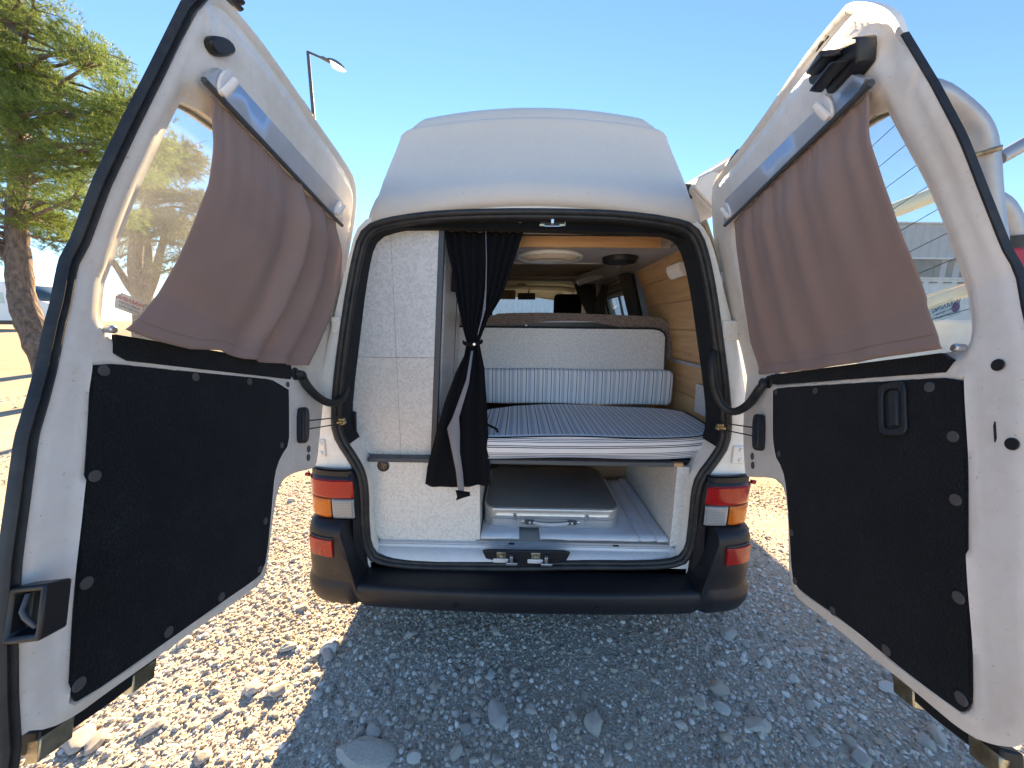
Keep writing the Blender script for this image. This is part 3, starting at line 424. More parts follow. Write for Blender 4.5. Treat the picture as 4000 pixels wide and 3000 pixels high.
def distpoly(pts,poly,closed=True):
    a=np.array(poly); b=np.roll(a,-1,0)
    if not closed:a,b=a[:-1],b[:-1]
    D=np.full(len(pts),1e9)
    for p0,p1 in zip(a,b):
        e=p1-p0; L=e@e+1e-12; t=np.clip(((pts-p0)@e)/L,0,1); D=np.minimum(D,np.linalg.norm(pts-(p0+t[:,None]*e),axis=1))
    return D
def cdt(outer,holes=(),step=.01,bstep=None):
    bstep=bstep or step
    def rs(l):
        l=np.array(l); per=np.linalg.norm(np.roll(l,-1,0)-l,axis=1).sum(); return resample(l,max(8,int(per/bstep)),True)
    loops=[rs(outer)]+[rs(h_) for h_ in holes]
    lo=loops[0].min(0); hi=loops[0].max(0); gx,gy=np.meshgrid(np.arange(lo[0],hi[0],step),np.arange(lo[1],hi[1],step)); g=np.stack([gx.ravel(),gy.ravel()],-1)
    keep=inpoly(g,loops[0])&(distpoly(g,loops[0])>step*.5)
    for h_ in loops[1:]: keep&=~inpoly(g,h_)&(distpoly(g,h_)>step*.5)
    g=g[keep]; pts=np.vstack(loops+[g]); edges=[]; o=0
    for l in loops: n=len(l); edges+=[(o+i,o+(i+1)%n) for i in range(n)]; o+=n
    r=delaunay_2d_cdt([Vector(q) for q in pts],edges,[],0,1e-6)
    V=np.array([tuple(q) for q in r[0]]); T=np.array([t for t in r[2] if len(t)==3])
    c=V[T].mean(1); k_=inpoly(c,loops[0])
    for h_ in loops[1:]:k_&=~inpoly(c,h_)
    T=T[k_]
    # boundary edges
    from collections import Counter
    cn=Counter()
    for t in T:
        for a,b in((t[0],t[1]),(t[1],t[2]),(t[2],t[0])): cn[(min(a,b),max(a,b))]+=1
    be=[e for e,q in cn.items() if q==1]
    return V,T,be,loops
def text_mesh(s,size,align='CENTER'):
    cu=bpy.data.curves.new('t','FONT'); cu.body=s; cu.size=size; cu.align_x=align; cu.align_y='CENTER'; cu.extrude=.0002
    o=bpy.data.objects.new('t',cu); COL.objects.link(o); dg=bpy.context.evaluated_depsgraph_get(); me=bpy.data.meshes.new_from_object(o.evaluated_get(dg)); bpy.data.objects.remove(o); return me
# ============================================================ GROUND
def sstep(a,b,x): t=min(1,max(0,(x-a)/(b-a))); return t*t*(3-2*t)
def gz(x,y):
    z=.012*noise.noise((x*.9,y*.9,0))+.006*noise.noise((x*4,y*4,3))
    d=math.hypot(x,y); far=sstep(7,38,d)*(sstep(2,-10,x)*.75-.0)
    return z*(1-.0)+far
g=MB(); xs=np.concatenate([np.linspace(-300,-30,10)[:-1],np.linspace(-30,-4,27)[:-1],np.linspace(-4,4,161),np.linspace(4,30,27)[1:],np.linspace(30,300,10)[1:]])
ys=np.concatenate([np.linspace(-60,-1.6,20)[:-1],np.linspace(-1.6,3.4,101),np.linspace(3.4,30,30)[1:],np.linspace(30,500,14)[1:]])
g.v=[(x,y,gz(x,y)) for y in ys for x in xs]; nx=len(xs)
g.f=[(j*nx+i,j*nx+i+1,(j+1)*nx+i+1,(j+1)*nx+i) for j in range(len(ys)-1) for i in range(nx-1)]; g.mi=[0]*len(g.f)
struct('ground',g,'gravel_ground')
# loose gravel, one joined mesh (nobody could count it)
def icos(sub):
    bm=bmesh.new(); bmesh.ops.create_icosphere(bm,subdivisions=sub,radius=1); v=np.array([q.co[:] for q in bm.verts]); f=np.array([[q.index for q in t.verts] for t in bm.faces]); bm.free(); return v,f
def scatter(n,xr,yr,r0,r1,sub,dens=None,pw=2.2,jt=.30):
    v,f=icos(sub); x=RNG.uniform(*xr,n); y=RNG.uniform(*yr,n)
    # patchy: more in some spots
    keep=np.array([noise.noise((a*1.6,b*1.6,9))+noise.noise((a*.5,b*.5,5))>RNG.uniform(-.9,.15) for a,b in zip(x,y)]); x,y=x[keep],y[keep]; n=len(x)
    r=r0+(r1-r0)*RNG.random(n)**pw; sc=np.stack([r*RNG.uniform(.75,1.35,n),r*RNG.uniform(.75,1.2,n),r*RNG.uniform(.4,.75,n)],-1)
    a=RNG.uniform(0,6.28,n); ca,sa=np.cos(a),np.sin(a)
    jit=1+jt*RNG.standard_normal((n,len(v),1)).clip(-1.6,1.6)
    q=v[None]*jit*sc[:,None,:]; til=RNG.uniform(-.4,.4,(n,1)); q[...,2]+=til*q[...,0]*.5
    X=q[...,0]*ca[:,None]-q[...,1]*sa[:,None]+x[:,None]; Y=q[...,0]*sa[:,None]+q[...,1]*ca[:,None]+y[:,None]
    z=np.array([gz(a_,b_) for a_,b_ in zip(x,y)]); Z=q[...,2]+z[:,None]+sc[:,2:3]*.35
    V=np.stack([X,Y,Z],-1).reshape(-1,3); F=(f[None]+(np.arange(n)*len(v))[:,None,None]).reshape(-1,3); return V,F
chunks=[scatter(74000,(-2.6,3.0),(-1.1,1.6),.0022,.0065,1,pw=1.6),scatter(30000,(-5.5,4.5),(-1.6,5),.005,.012,1),scatter(24000,(-2.4,2.8),(-.6,1.3),.0035,.0075,1,pw=1.3,jt=.18),scatter(13000,(-2.4,2.8),(-.6,1.5),.0055,.0125,2,pw=2.0,jt=.05),scatter(9000,(-9,6),(3.5,12),.008,.03,1)]
Vs=[];Fs=[];o_=0
for V,F in chunks: Vs.append(V);Fs.append(F+o_);o_+=len(V)
V=np.vstack(Vs);F=np.vstack(Fs); me=bpy.data.meshes.new('loose_gravel'); me.vertices.add(len(V)); me.vertices.foreach_set('co',V.ravel()); me.loops.add(F.size); me.loops.foreach_set('vertex_index',F.ravel().astype(np.int32)); me.polygons.add(len(F)); me.polygons.foreach_set('loop_start',np.arange(0,F.size,3,dtype=np.int32)); me.polygons.foreach_set('loop_total',np.full(len(F),3,dtype=np.int32)); me.polygons.foreach_set('use_smooth',np.zeros(len(F),bool)); me.materials.append(MATS['pebble']); me.update(); me.validate()
o=bpy.data.objects.new('loose_gravel',me); COL.objects.link(o); o['kind']='stuff'; o['label']='loose grey and tan gravel covering the ground around the van'
print('gravel tris',len(F))
# single stones
def rockmesh(i,sub=3):
    v,f=icos(sub); r=np.random.default_rng(100+i); d=r.standard_normal((24,3)); d/=np.linalg.norm(d,axis=1)[:,None]; q=v.copy()
    for k_ in range(24):
        t=q@d[k_]; lim=r.uniform(.64,.84); q-=np.outer(np.maximum(0,t-lim)*.97,d[k_])
    q*=1+.09*np.array([[noise.noise(Vector(a*2+i))] for a in v]); q*=np.array([1,r.uniform(.7,.95),r.uniform(.5,.75)])
    mb=MB(); mb.v=[tuple(a) for a in q]; mb.f=[tuple(int(z_) for z_ in a) for a in f]; mb.mi=[0]*len(f); return mb.mesh('stone',smooth=True,mats=('rock',),angle=32)
RM=[rockmesh(i) for i in range(14)]
LBL={0:'pale rounded cobble just behind the bumper, left of the suitcase bay',1:'grey pointed cobble just behind the middle of the rear bumper',2:'big pale stone in the sunlit gravel beside the shadow edge',3:'small cobble propped against the big pale stone by the shadow edge',
5:'large brown rounded cobble in the shaded gravel, largest one right of centre',6:'flat blue-grey oval cobble right of the large brown cobble',7:'broad flat slab of rock sunk in the shaded gravel at the bottom of the picture'}
LBL2={54:'large white angular rock in the shade under the right door',55:'pale rock just above the large white angular rock',57:'white flat rock in the shade nearest the right end of the bumper'}
STL=[]
def addstone(x,y,r,label,grp='stones lying on the gravel',k=None):
    o=bpy.data.objects.new('stone',RM[(k if k is not None else random.randrange(14))]); COL.objects.link(o); s=r*random.uniform(.95,1.1)
    fl=.45 if r>.06 else .85
    o.scale=(s*random.uniform(.95,1.2),s*random.uniform(.85,1.05),s*fl*random.uniform(.8,1.1)); o.rotation_euler=(random.uniform(-.2,.2),random.uniform(-.2,.2),random.uniform(0,6.28)); o.location=(x,y,gz(x,y)+s*fl*.22)
    o['category']='stone'; o['group']=grp
    if label: o['label']=label
    else: STL.append((o,x,y,r))
for i,(x,y,r) in enumerate(P['stones']): addstone(x,y,r,LBL.get(i) or LBL2.get(i),k=i%14)
for i in range(185):
    x=random.uniform(-1.6,2.2); y=random.uniform(-.55,1.2); r=.008+.011*random.random()**2.2
    addstone(x,y,r,None,'stones lying on the gravel')
# a stone is told apart by where it lies and by how large it is among its neighbours there
ORD=['largest','second largest','third largest','fourth largest','fifth largest','sixth largest']
cells={}
for o,x,y,r in STL:
    lit=x<-.78-.2*y
    if lit: lat='below the left door' if x<-1.05 else 'left of the shadow edge'
    else:
        lat=next(n for lim,n in((-.45,'below the left tail lamp'),(-.1,'below the black curtain'),(.15,'below the sill catch'),(.45,'below the suitcase'),(.8,'below the right tail lamp'),(1.2,'left of the right door'),(99,'beyond the right door')) if x<lim)
    dep='by the bumper' if y>-.02 else ('midway down' if y>-.25 else 'near the picture bottom')
    if y>.35: dep='seen past the van'
    cells.setdefault(('sunlit pale' if lit else 'shaded grey',dep,lat),[]).append((r,o))
for (c_,dep,lat),l in cells.items():
    l.sort(key=lambda q:-q[0])
    for n_,(r,o) in enumerate(l): o['label']=(f'{ORD[n_]} stone {dep}, {lat}' if n_<6 else f'small {c_} pebble {dep}, {lat}, one of many')

# ============================================================ BACKGROUND
def tufts(centres,npc,nl,ln,wd,seed,name):
    r=np.random.default_rng(seed); V=[];
    for cx,cy,cz,rad in centres:
        n=int(npc*(rad/.33)**2); d=r.standard_normal((n,3)); d/=np.linalg.norm(d,axis=1)[:,None]; rr=rad*r.uniform(.25,1.1,(n,1))**.6
        p=d*rr*np.array([1.25,1.15,.75])+np.array([cx,cy,cz])
        for j in range(n):
            ax=d[j]+np.array([0,0,.6])+.5*r.standard_normal(3); ax/=np.linalg.norm(ax)
            e=r.standard_normal((nl,3))*.55+ax; e/=np.linalg.norm(e,axis=1)[:,None]; s=np.cross(e,r.standard_normal((nl,3))); s/=np.linalg.norm(s,axis=1)[:,None]+1e-9
            L=ln*r.uniform(.6,1.2,(nl,1)); b=p[j]+ax*r.uniform(-.5,.5,(nl,1))*ln*.8
            V.append(np.stack([b-s*wd,b+s*wd,b+e*L],1))
    V=np.concatenate(V).reshape(-1,3); n=len(V)//3; me=bpy.data.meshes.new(name); me.vertices.add(len(V)); me.vertices.foreach_set('co',V.ravel()); me.loops.add(n*3); me.loops.foreach_set('vertex_index',np.arange(n*3,dtype=np.int32)); me.polygons.add(n); me.polygons.foreach_set('loop_start',np.arange(0,n*3,3,dtype=np.int32)); me.polygons.foreach_set('loop_total',np.full(n,3,dtype=np.int32)); me.update(); return me
def pine(label,trunk,rad,limbs,crown,npc,nl,ln,wd,seed,nm):
    t0=trunk[0]; base=(trunk[0][0],trunk[0][1],gz(trunk[0][0],trunk[0][1])); t=thing('pine_tree',label,'tree',base,'pine trees left of the van')
    r=random.Random(seed); mb=MB(); path=[(base[0],base[1],base[2]-.3)]+[tuple(q) for q in smoothpoly(trunk,2,False) if q[2]>base[2]+.1]
    n=len(path); rs=[rad*(1.25 if i==0 else 1-.80*(i/n)**1.2)*r.uniform(.92,1.08) for i in range(n)]; mb.tube(path,rs,14)
    part('trunk',mb,'bark',t)
    for l in limbs:
        l=smoothpoly(l,2,False); mb=MB(); m_=len(l); mb.tube([tuple(q) for q in l],[rad*.5*(1-.6*i/m_) for i in range(m_)],10); part('branch',mb,'bark',t)
    # limbs from trunk to each foliage cluster
    br=MB(); tp=np.array(path)
    for c in crown:
        c0=np.array(c[:3]); cand=tp[(tp[:,2]<c0[2]-.1)]; cand=cand if len(cand) else tp; d=np.linalg.norm(cand-c0,axis=1); s=cand[max(0,int(np.argmin(d)))]
        mid=(s+c0)/2+np.array([r.uniform(-.25,.25),r.uniform(-.25,.25),r.uniform(-.1,.35)]); L=[s,s*.6+mid*.4+np.array([0,0,.05]),mid,c0]; L=smoothpoly(L,1,False); k_=len(L); br.tube([tuple(q) for q in L],[rad*.17*(1-.75*i/k_)+.004 for i in range(k_)],6)
        for _ in range(5):
            e=c0+np.array([r.gauss(0,1),r.gauss(0,1),r.gauss(0,.6)])*c[3]*.8; br.tube([tuple(mid*.3+c0*.7),tuple((c0+e)/2+np.array([0,0,.04])),tuple(e)],[.011,.007,.003],4)
    o=part('branches',br,'bark',t); o['kind']='stuff'
    me=tufts(crown,npc,nl,ln,wd,seed,'crown'); me.materials.append(MATS[nm]); me.transform(Matrix.Translation([-q for q in base])); o=bpy.data.objects.new('crown',me); COL.objects.link(o); o.parent=t; print('crown tris',len(me.polygons))
    return t
pine('large pine tree with a leaning forked trunk, nearest on the left',P['trunk1'],.185,[P['limb1']],P['crown1'],190,15,.085,.0030,3,'needles')
pine('smaller pine tree farther off, seen through the left door window',P['trunk2'],.30,P['limb2'],P['crown2'],85,14,.15,.0055,8,'needles_far')
# street lamp
a,b,c,d=[Vector(q) for q in P['lamp']]
t=thing('street_lamp','tall grey street lamp with a single arm and pale glass head','street lamp',(b.x,b.y,gz(b.x,b.y)))
mb=MB(); mb.tube([(b.x,b.y,gz(b.x,b.y)-.3),(b.x,b.y,4),tuple(a)],[.10,.075,.05],12); part('pole',mb,'pole_grey',t)
mb=MB(); mb.tube([tuple(a),tuple(a.lerp(c,.5)),tuple(c)],.035,10); part('arm',mb,'pole_grey',t)
u=(d-c).normalized(); s=Vector((0,0,1)).cross(u).normalized(); nrm=u.cross(s).normalized()
mb=MB(); L=(d-c).length
def head(u_,v_,top):
    th=math.pi*u_; wd=.17*math.sin(math.pi*min(1,max(0.03,v_*.95+.03)))**.55; 
    return tuple(c+u*(L*v_)+s*(wd*math.cos(th))+nrm*((.13 if top else -.11)*math.sin(th)*math.sin(math.pi*min(1,v_+.04))**.5*(1 if top else (1 if v_>.35 else .25))))
mb.grid(lambda u_,v_:head(u_,v_,True),12,14); part('lamp_housing',mb,'lamp_grey',t,solid=.006)
mb=MB(); mb.grid(lambda u_,v_:head(u_,.3+.68*v_,False),12,12); part('lamp_glass',mb,'lens_sun_glint',t,solid=.004)
mb=MB(); mb.cyl(tuple(c-u*.18),tuple(c+u*.12),.055,12); part('collar',mb,'lamp_grey',t)
# far pole
a,b=P['pole2']; mb=MB(); mb.tube([(b[0]+.4,b[1],gz(*b[:2])-.5),tuple(b),tuple(a),(a[0]-.3,a[1],a[2]+1.2)],[.12,.11,.09,.08],8); solo('utility_pole',mb,'pole_grey','thin grey utility pole behind the white camper on the left','pole')
# parked white camper on the left
x1,y0=-27.6,19.3; bz=gz(-30,19.5)
t=thing('parked_van','white high-roofed van parked behind the large pine on the left','van',(x1-2.6,y0+1,bz))
f=(P['van2'][1][2]-bz)
prof=[(-6.3,.42),(-6.3,2.45),(-6.0,2.78),(-2.6,2.80),(-1.95,2.62),(-1.0,1.72),(-.15,1.45),(.0,1.15),(.03,.5),(-.2,.42)]
mb=MB(); mb.prism([(x1+a_,y0,bz+b_) for a_,b_ in prof],(0,2.0,0)); part('body',mb,'car_white',t,bevel=.07,seg=3)
for p_ in ([(-5.9,1.55),(-5.9,2.15),(-5.0,2.15),(-5.0,1.55)],[(-4.4,1.55),(-4.4,2.2),(-3.1,2.2),(-3.1,1.55)],):
    mb=MB(); mb.prism([(x1+a_,y0-.012,bz+b_) for a_,b_ in p_],(0,.01,0)); wn=part('window',mb,'car_glass_pale',t)
mb=MB(); mb.prism([(x1+a_,y0-.012,bz+b_) for a_,b_ in [(-2.55,1.62),(-2.5,2.3),(-2.05,2.25),(-1.25,1.66)]],(0,.01,0)); part('side_window',mb,'car_glass',t)
mb=MB(); mb.add([(x1-1.9,y0+.1,bz+2.63),(x1-.98,y0+.1,bz+1.76),(x1-.98,y0+1.9,bz+1.76),(x1-1.9,y0+1.9,bz+2.63)],[(0,1,2,3)]); part('windscreen',mb,'car_glass',t,solid=.02)
mb=MB(); mb.box((x1-6.25,y0-.02,bz+.3),(x1-.05,y0+.03,bz+.55)); part('sill_trim',mb,'black_plastic',t)
for wx in (-5.0,-1.0):
    mb=MB(); mb.cyl((x1+wx,y0-.03,bz+.34),(x1+wx,y0+.22,bz+.34),.34,24); wh=part('wheel',mb,'tyre',t); mb=MB(); mb.cyl((x1+wx,y0-.045,bz+.34),(x1+wx,y0-.02,bz+.34),.2,16); part('rim',mb,'steel',wh)
# corrugated building on the right
t=thing('warehouse','long grey corrugated metal building with a dark window band, right of the van','building',(20,15,0),None)
bx0,bx1,by=13.2,34,12.75; ang=.03
def wy(x): return by+(x-bx0)*ang
def corr(z0,z1,amp,pit,nm,mt,dy=0,x0=bx0,x1_=bx1):
    mb=MB(); n=int((x1_-x0)/pit); px=[]
    for i in range(n):
        xx=x0+i*pit; px+=[(xx,0),(xx+pit*.4,0),(xx+pit*.5,-amp),(xx+pit*.9,-amp)]
    V=[(a_,wy(a_)+b_+dy,z) for z in(z0,z1) for a_,b_ in px]; m_=len(px); mb.add(V,[(i,i+1,m_+i+1,m_+i) for i in range(m_-1)]); return part(nm,mb,mt,t,smooth=False,solid=.01)
def ztop(v): return v
corr(3.98,5.2,.025,.35,'upper_cladding','wall_panel'); corr(3.28,3.94,.04,.5,'window_band','wall_dark',.12); corr(-.2,3.22,.025,.35,'lower_cladding','wall_white')
for z in (5.2,3.94,3.22):
    mb=MB(); mb.hexa([(bx0,wy(bx0)-.1,z),(bx1,wy(bx1)-.1,z),(bx1,wy(bx1)+.1,z),(bx0,wy(bx0)+.1,z),(bx0,wy(bx0)-.1,z+.05),(bx1,wy(bx1)-.1,z+.05),(bx1,wy(bx1)+.1,z+.05),(bx0,wy(bx0)+.1,z+.05)]); part('flashing',mb,'wall_white',t)
mb=MB(); mb.box((bx0,by+.2,-.2),(bx1,by+9,5.15)); part('wall',mb,'wall_panel',t)
for i in range(9):
    mb=MB(); xx=bx0+.8+i*.55; mb.box((xx,wy(xx)-.09,3.06),(xx+.3,wy(xx)-.07,3.11)); part('vent',mb,'black_plastic',t)
# blue-grey shed ahead of the van (seen through the windscreen)
t=thing('shed','pale blue corrugated shed seen through the windscreen','building',(3,21,0))
mb=MB(); mb.box((-5,20.2,-.2),(11,28,4.7)); part('wall',mb,'shed_blue',t)
mb=MB(); n=60; px=[]
for i in range(n):
    xx=-5+i*16/n; px+=[(xx,0),(xx+.11,0),(xx+.14,-.05),(xx+.25,-.05)]
m_=len(px); mb.add([(a_,20.15+b_,z) for z in(0,4.6) for a_,b_ in px],[(i,i+1,m_+i+1,m_+i) for i in range(m_-1)]); part('cladding',mb,'shed_blue',t,smooth=False,solid=.01)
mb=MB(); mb.box((-5.1,19.95,4.6),(11.1,20.3,4.75)); part('gutter',mb,'wall_white',t)
# tubular rack right of the right door
t=thing('tubular_rack','silver painted tubular frame with bent pipes and a cross pipe beyond the right door','frame',(2.25,.6,0))
r1=[tuple(q) for q in P['rack1'][:7]]; pp=smoothpoly([(1.30,2.2,2.50),(1.45,1.2,2.49),(1.60,.55,2.47)]+r1+[(2.30,.45,.9),(2.32,.45,0)],2,False); mb=MB(); mb.tube([tuple(q) for q in pp],.042,20); part('bent_tube',mb,'tube_paint',t)
a,b=Vector(P['rack1'][7]),Vector(P['rack1'][8]); mb=MB(); mb.cyl(tuple(a+(b-a)*.15),tuple(a+(b-a)*6),.030,18); part('cross_tube',mb,'tube_paint',t)
mb=MB(); q=P['rack1'][3]; mb.cyl((q[0]-.075,q[1]-.02,q[2]-.02),(q[0]-.02,q[1]-.07,q[2]-.01),.012,8); part('bolt',mb,'zinc',t)
r2=[tuple(q) for q in P['rack2'][:4]]; mb=MB(); mb.tube([tuple(q) for q in smoothpoly([(2.55,.9,2.12)]+r2+[(2.85,.9,1.6),(2.9,.9,0)],2,False)],.062,16); part('bent_tube',mb,'tube_paint',t)
q=Vector(P['rack2'][3]); mb=MB(); mb.cyl((q.x-.002,.9,q.z+.02),(q.x+.004,.9,q.z-.055),.085,20); part('clamp',mb,'black_plastic',t)
mb=MB(); mb.grid(lambda u,v:(q.x+.03*v+(.085+.035*math.sin(v*1.6))*math.cos(6.283*u),.9+(.085+.03*v)*math.sin(6.283*u),q.z-.055-v*(.17+.02*math.sin(6.283*u))),22,8,0,True); part('red_sleeve',mb,'red_sleeve',t,solid=.004)
mb=MB(); mb.sphere((q.x+.05,.9,q.z-.235),.105,sc=(1.1,1,.55)); part('cap',mb,'steel',t)
mb=MB(); mb.cyl((q.x+.05,.9,q.z-.26),(q.x+.05,.9,q.z-.31),.075,18,r2=.05); part('foot_plate',mb,'black_plastic',t)
r3=P['rack3']; a,b=Vector(r3[0]),Vector(r3[1]); mb=MB(); mb.cyl(tuple(a-(b-a)*2),tuple(b+(b-a)*.8),.045,16); part('rail',mb,'cream_pipe',t)
a,b=Vector(r3[4]),Vector(r3[5]); a.z+=.055;b.z+=.055; mb=MB(); mb.cyl(tuple(a-(b-a)*1),tuple(b+(b-a)*.5),.045,16); part('rail',mb,'cream_pipe',t)
t2=thing('parked_trailer','pale grey boxy trailer with the tubular rack, beyond the right door window','trailer',(2.9,1.8,0))
mb=MB(); mb.box((2.35,1.15,.5),(3.6,3.6,1.42)); part('body',mb,'wall_white',t2,bevel=.03)
for yy in (1.6,2.7):
    mb=MB(); mb.cyl((2.28,yy,.3),(2.5,yy,.3),.3,22); part('wheel',mb,'tyre',t2)
# ============================================================ VAN
van=thing('camper_van','white high-roofed camper van with both rear doors swung open, seen from behind','camper van',(0,2.0,0))
OP=np.array([(q[0],q[2]) for q in P['open']])
def hw(z): return float(np.interp(z,[.25,.42,.55,.75,.88,1.0,1.2,1.33,1.59,1.66,1.75,1.85],[.84,.87,.885,.893,.888,.872,.82,.785,.695,.668,.625,.56]))
N=132
op=resample(smoothpoly(OP,1),N,True)
def outer(q):
    x,z=q; s=1 if x>0 else -1
    if z<=.45: return (s*min(.87,abs(x)*1.26),.27)
    if abs(x)>.60 and z<1.69: return (s*hw(z),z)
    k_=sstep(.42,.62,abs(x)); return (x*(1+.07*k_),z+.034)
ou=np.array([outer(q) for q in op])
for _ in range(3): ou=.5*ou+.25*np.roll(ou,1,0)+.25*np.roll(ou,-1,0)
ctr=np.array([0,1.05])
def tow(a,b,d):  # move a toward b by d
    e=b-a; L=np.linalg.norm(e,axis=1)[:,None]+1e-9; return a+e/L*np.minimum(d,L*.45)
def ybend(z): return .03*sstep(1.15,1.8,z)
mb=MB(); rings=[]
OW=lambda k_:np.array([(x+(1 if x>0 else -1)*k_*sstep(.3,.55,abs(x)),z) for x,z in ou])
loops=[(OW(.09),.60,0),(OW(.075),.30,0),(OW(.034),.12,0),(ou,.062,0),(tow(ou,op,.006),.03,0),(tow(ou,op,.022),.006,0),(tow(ou,op,.045),.0,0),(op,.0,0),(tow(op,np.tile(ctr,(N,1)),.03),.006,0),(tow(op,np.tile(ctr,(N,1)),.034),.03,0),(tow(op,np.tile(ctr,(N,1)),.03),.11,0)]
V=[]
for lp,y,_ in loops: V+=[(x,y+ybend(z)*(1 if y<.2 else 0),z) for x,z in lp]
F=[]
for a in range(len(loops)-1):
    for i in range(N): F.append((a*N+i,a*N+(i+1)%N,(a+1)*N+(i+1)%N,(a+1)*N+i))
mb.add(V,F); part('rear_frame',mb,'white_paint',van,angle=60)
# seal round the opening: two rubber lips
cen=tow(op,np.tile(ctr,(N,1)),.013)
mb=MB(); mb.tube([(x,-.004+ybend(z),z) for x,z in cen],.0120,12,closed=True,up=(0,1,0),mi=0); cen2=tow(op,np.tile(ctr,(N,1)),.0265); mb.tube([(x,.006+ybend(z),z) for x,z in cen2],.0115,10,closed=True,up=(0,1,0)); part('door_seal',mb,'rubber',van)
# dark felt on the door jamb above the belt
idx=[i for i in range(N) if op[i][1]>.86]; st=next(k_ for k_ in range(len(idx)) if (idx[k_]-idx[k_-1])%N!=1) if len(idx)<N else 0
idx=idx[st:]+idx[:st]; CT=np.tile(ctr,(N,1)); J1,J2,J3=tow(op,CT,.0345),tow(op,CT,.038),tow(op,CT,.038)
V=[]
for i in idx:
    for Lp_,y in((tow(op,CT,.026),.012),(J2,.010),(J2,.06),(J3,.116),(tow(op,CT,.02),.118)): x,z=Lp_[i]; V.append((x,y+ybend(z),z))
mb=MB().add(V,[(a*5+b,a*5+b+1,(a+1)*5+b+1,(a+1)*5+b) for a in range(len(idx)-1) for b in range(4)]); part('jamb_felt',mb,'carpet',van)
# side shells (with side window hole on the right), floor, front
zz=[.3,.45,.6,.75,.88,1.0,1.2,1.33,1.42,1.59,1.66,1.76,1.84]
def side(s):
    mb=MB(); yy=[.60,1.0,1.24,1.9,2.4,3.0,3.6,4.2]
    ex=.03
    V=[(s*(hw(z)+.09),y,z) for z in zz for y in yy]; F=[]
    ny=len(yy)
    for j in range(len(zz)-1):
        for i in range(ny-1):
            if s>0 and i in(2,) and 1.40<zz[j]<1.60: continue
            F.append((j*ny+i,j*ny+i+1,(j+1)*ny+i+1,(j+1)*ny+i))
    return mb.add(V,F)
for s in(-1,1): part('side_panel',side(s),'white_paint',van,solid=.004)
mb=MB(); mb.box((-.86,.1,.30),(.86,3.6,.405)); part('floor_pan',mb,'interior_dark',van)
mb=MB(); mb.box((-.86,3.3,.3),(.86,3.36,1.36)); mb.box((-.86,3.36,.3),(.86,4.3,.95)); part('dashboard',mb,'interior_dark',van)
mb=MB(); mb.add([(-.8,3.33,1.36),(.8,3.33,1.36),(.78,3.15,1.80),(-.78,3.15,1.80)],[(0,1,2,3)]); part('windscreen',mb,'glass_clear',van,solid=.004)
# high roof
LV=[(1.765,.60,.06),(1.785,.62,.02),(1.80,.634,.012),(1.83,.618,.010),(1.862,.603,.025),(1.885,.599,.05),(1.94,.588,.078),(2.0,.573,.11),(2.06,.558,.140),(2.118,.545,.168),(2.136,.541,.172),(2.146,.536,.180),(2.149,.518,.198),(2.18,.508,.212),(2.212,.485,.240),(2.238,.448,.29),(2.262,.40,.40),(2.30,.36,.7),(2.34,.30,1.2),(2.35,.1,1.8)]
mb=MB(); NR=96; V=[]
for li,(z,h_,y) in enumerate(LV):
    cr=float(np.interp(z,[1.8,1.86,2.0,2.13,2.26],[.21,.16,.14,.15,.20])); yf=4.1-(y-.03)*1.2; rc=.075
    for i in range(NR):
        u=i/NR
        if u<.6:      # rear face with corner rounding
            t=(u/.6)*2-1; x=t*h_*1.0; a=abs(t); yy=y+.012*t*t+ (rc*(1-math.sqrt(max(0,1-((a-.88)/.12)**2))) if a>.88 else 0)
            if a>.985: yy=y+rc
        else:
            t=(u-.6)/.4; 
            if t<.4: x=h_; yy=y+rc+(yf-y)*(t/.4)
            elif t<.6: x=h_*(1-2*(t-.4)/.2); yy=yf
            else: x=-h_; yy=y+rc+(yf-y)*(1-(t-.6)/.4)
        V.append((x,yy,z-cr*min(abs(x),h_)**2))
F=[]
for a in range(len(LV)-1):
    for i in range(NR): F.append((a*NR+i,a*NR+(i+1)%NR,(a+1)*NR+(i+1)%NR,(a+1)*NR+i))
F.append(tuple((len(LV)-1)*NR+i for i in range(NR)))
mb.add(V,F); part('high_roof',mb,'roof_paint',van,angle=50)
# awning cassette on the right of the roof
mb=MB(); pr=[(.640,1.905),(.655,1.945),(.70,1.968),(.752,1.962),(.775,1.93),(.775,1.84),(.755,1.805),(.715,1.83),(.672,1.872)]; mb.prism([(x,.20,z) for x,z in pr],(0,2.4,0)); aw=part('awning_case',mb,'white_paint',van,bevel=.012,seg=3)
mb=MB(); mb.prism([(x*.985+.01,.185,(z-1.88)*.9+1.88) for x,z in pr],(0,.02,0)); part('end_cap',mb,'roof_paint',aw,bevel=.006); mb=MB(); mb.box((.60,.24,1.88),(.665,.34,1.935)); part('bracket',mb,'black_plastic',aw,bevel=.004)
# sill
mb=MB(); pr=[(.0,.330),(.0,.362),(.008,.386),(.024,.401),(.046,.405),(.050,.4165),(.10,.4185),(.10,.33)]
mb.prism([(-.665,y,z) for y,z in pr],(1.335,0,0)); part('sill',mb,'sill_paint',van,bevel=.003)
mb=MB(); mb.box((-.64,.052,.4185),(.63,.098,.4215)); pl_=part('sill_plate',mb,'sill_paint',van)
for x in(-.52,-.11,.03,.33,.42,.55,-.3):
    mb=MB(); mb.cyl((x,.07,.4215),(x,.07,.4235),.004,8); part('screw',mb,'steel',pl_)
for x in(-.065,.385):
    mb=MB(); mb.box((x-.012,.050,.4225),(x+.012,.064,.4245)); part('slot',mb,'black_plastic',pl_)
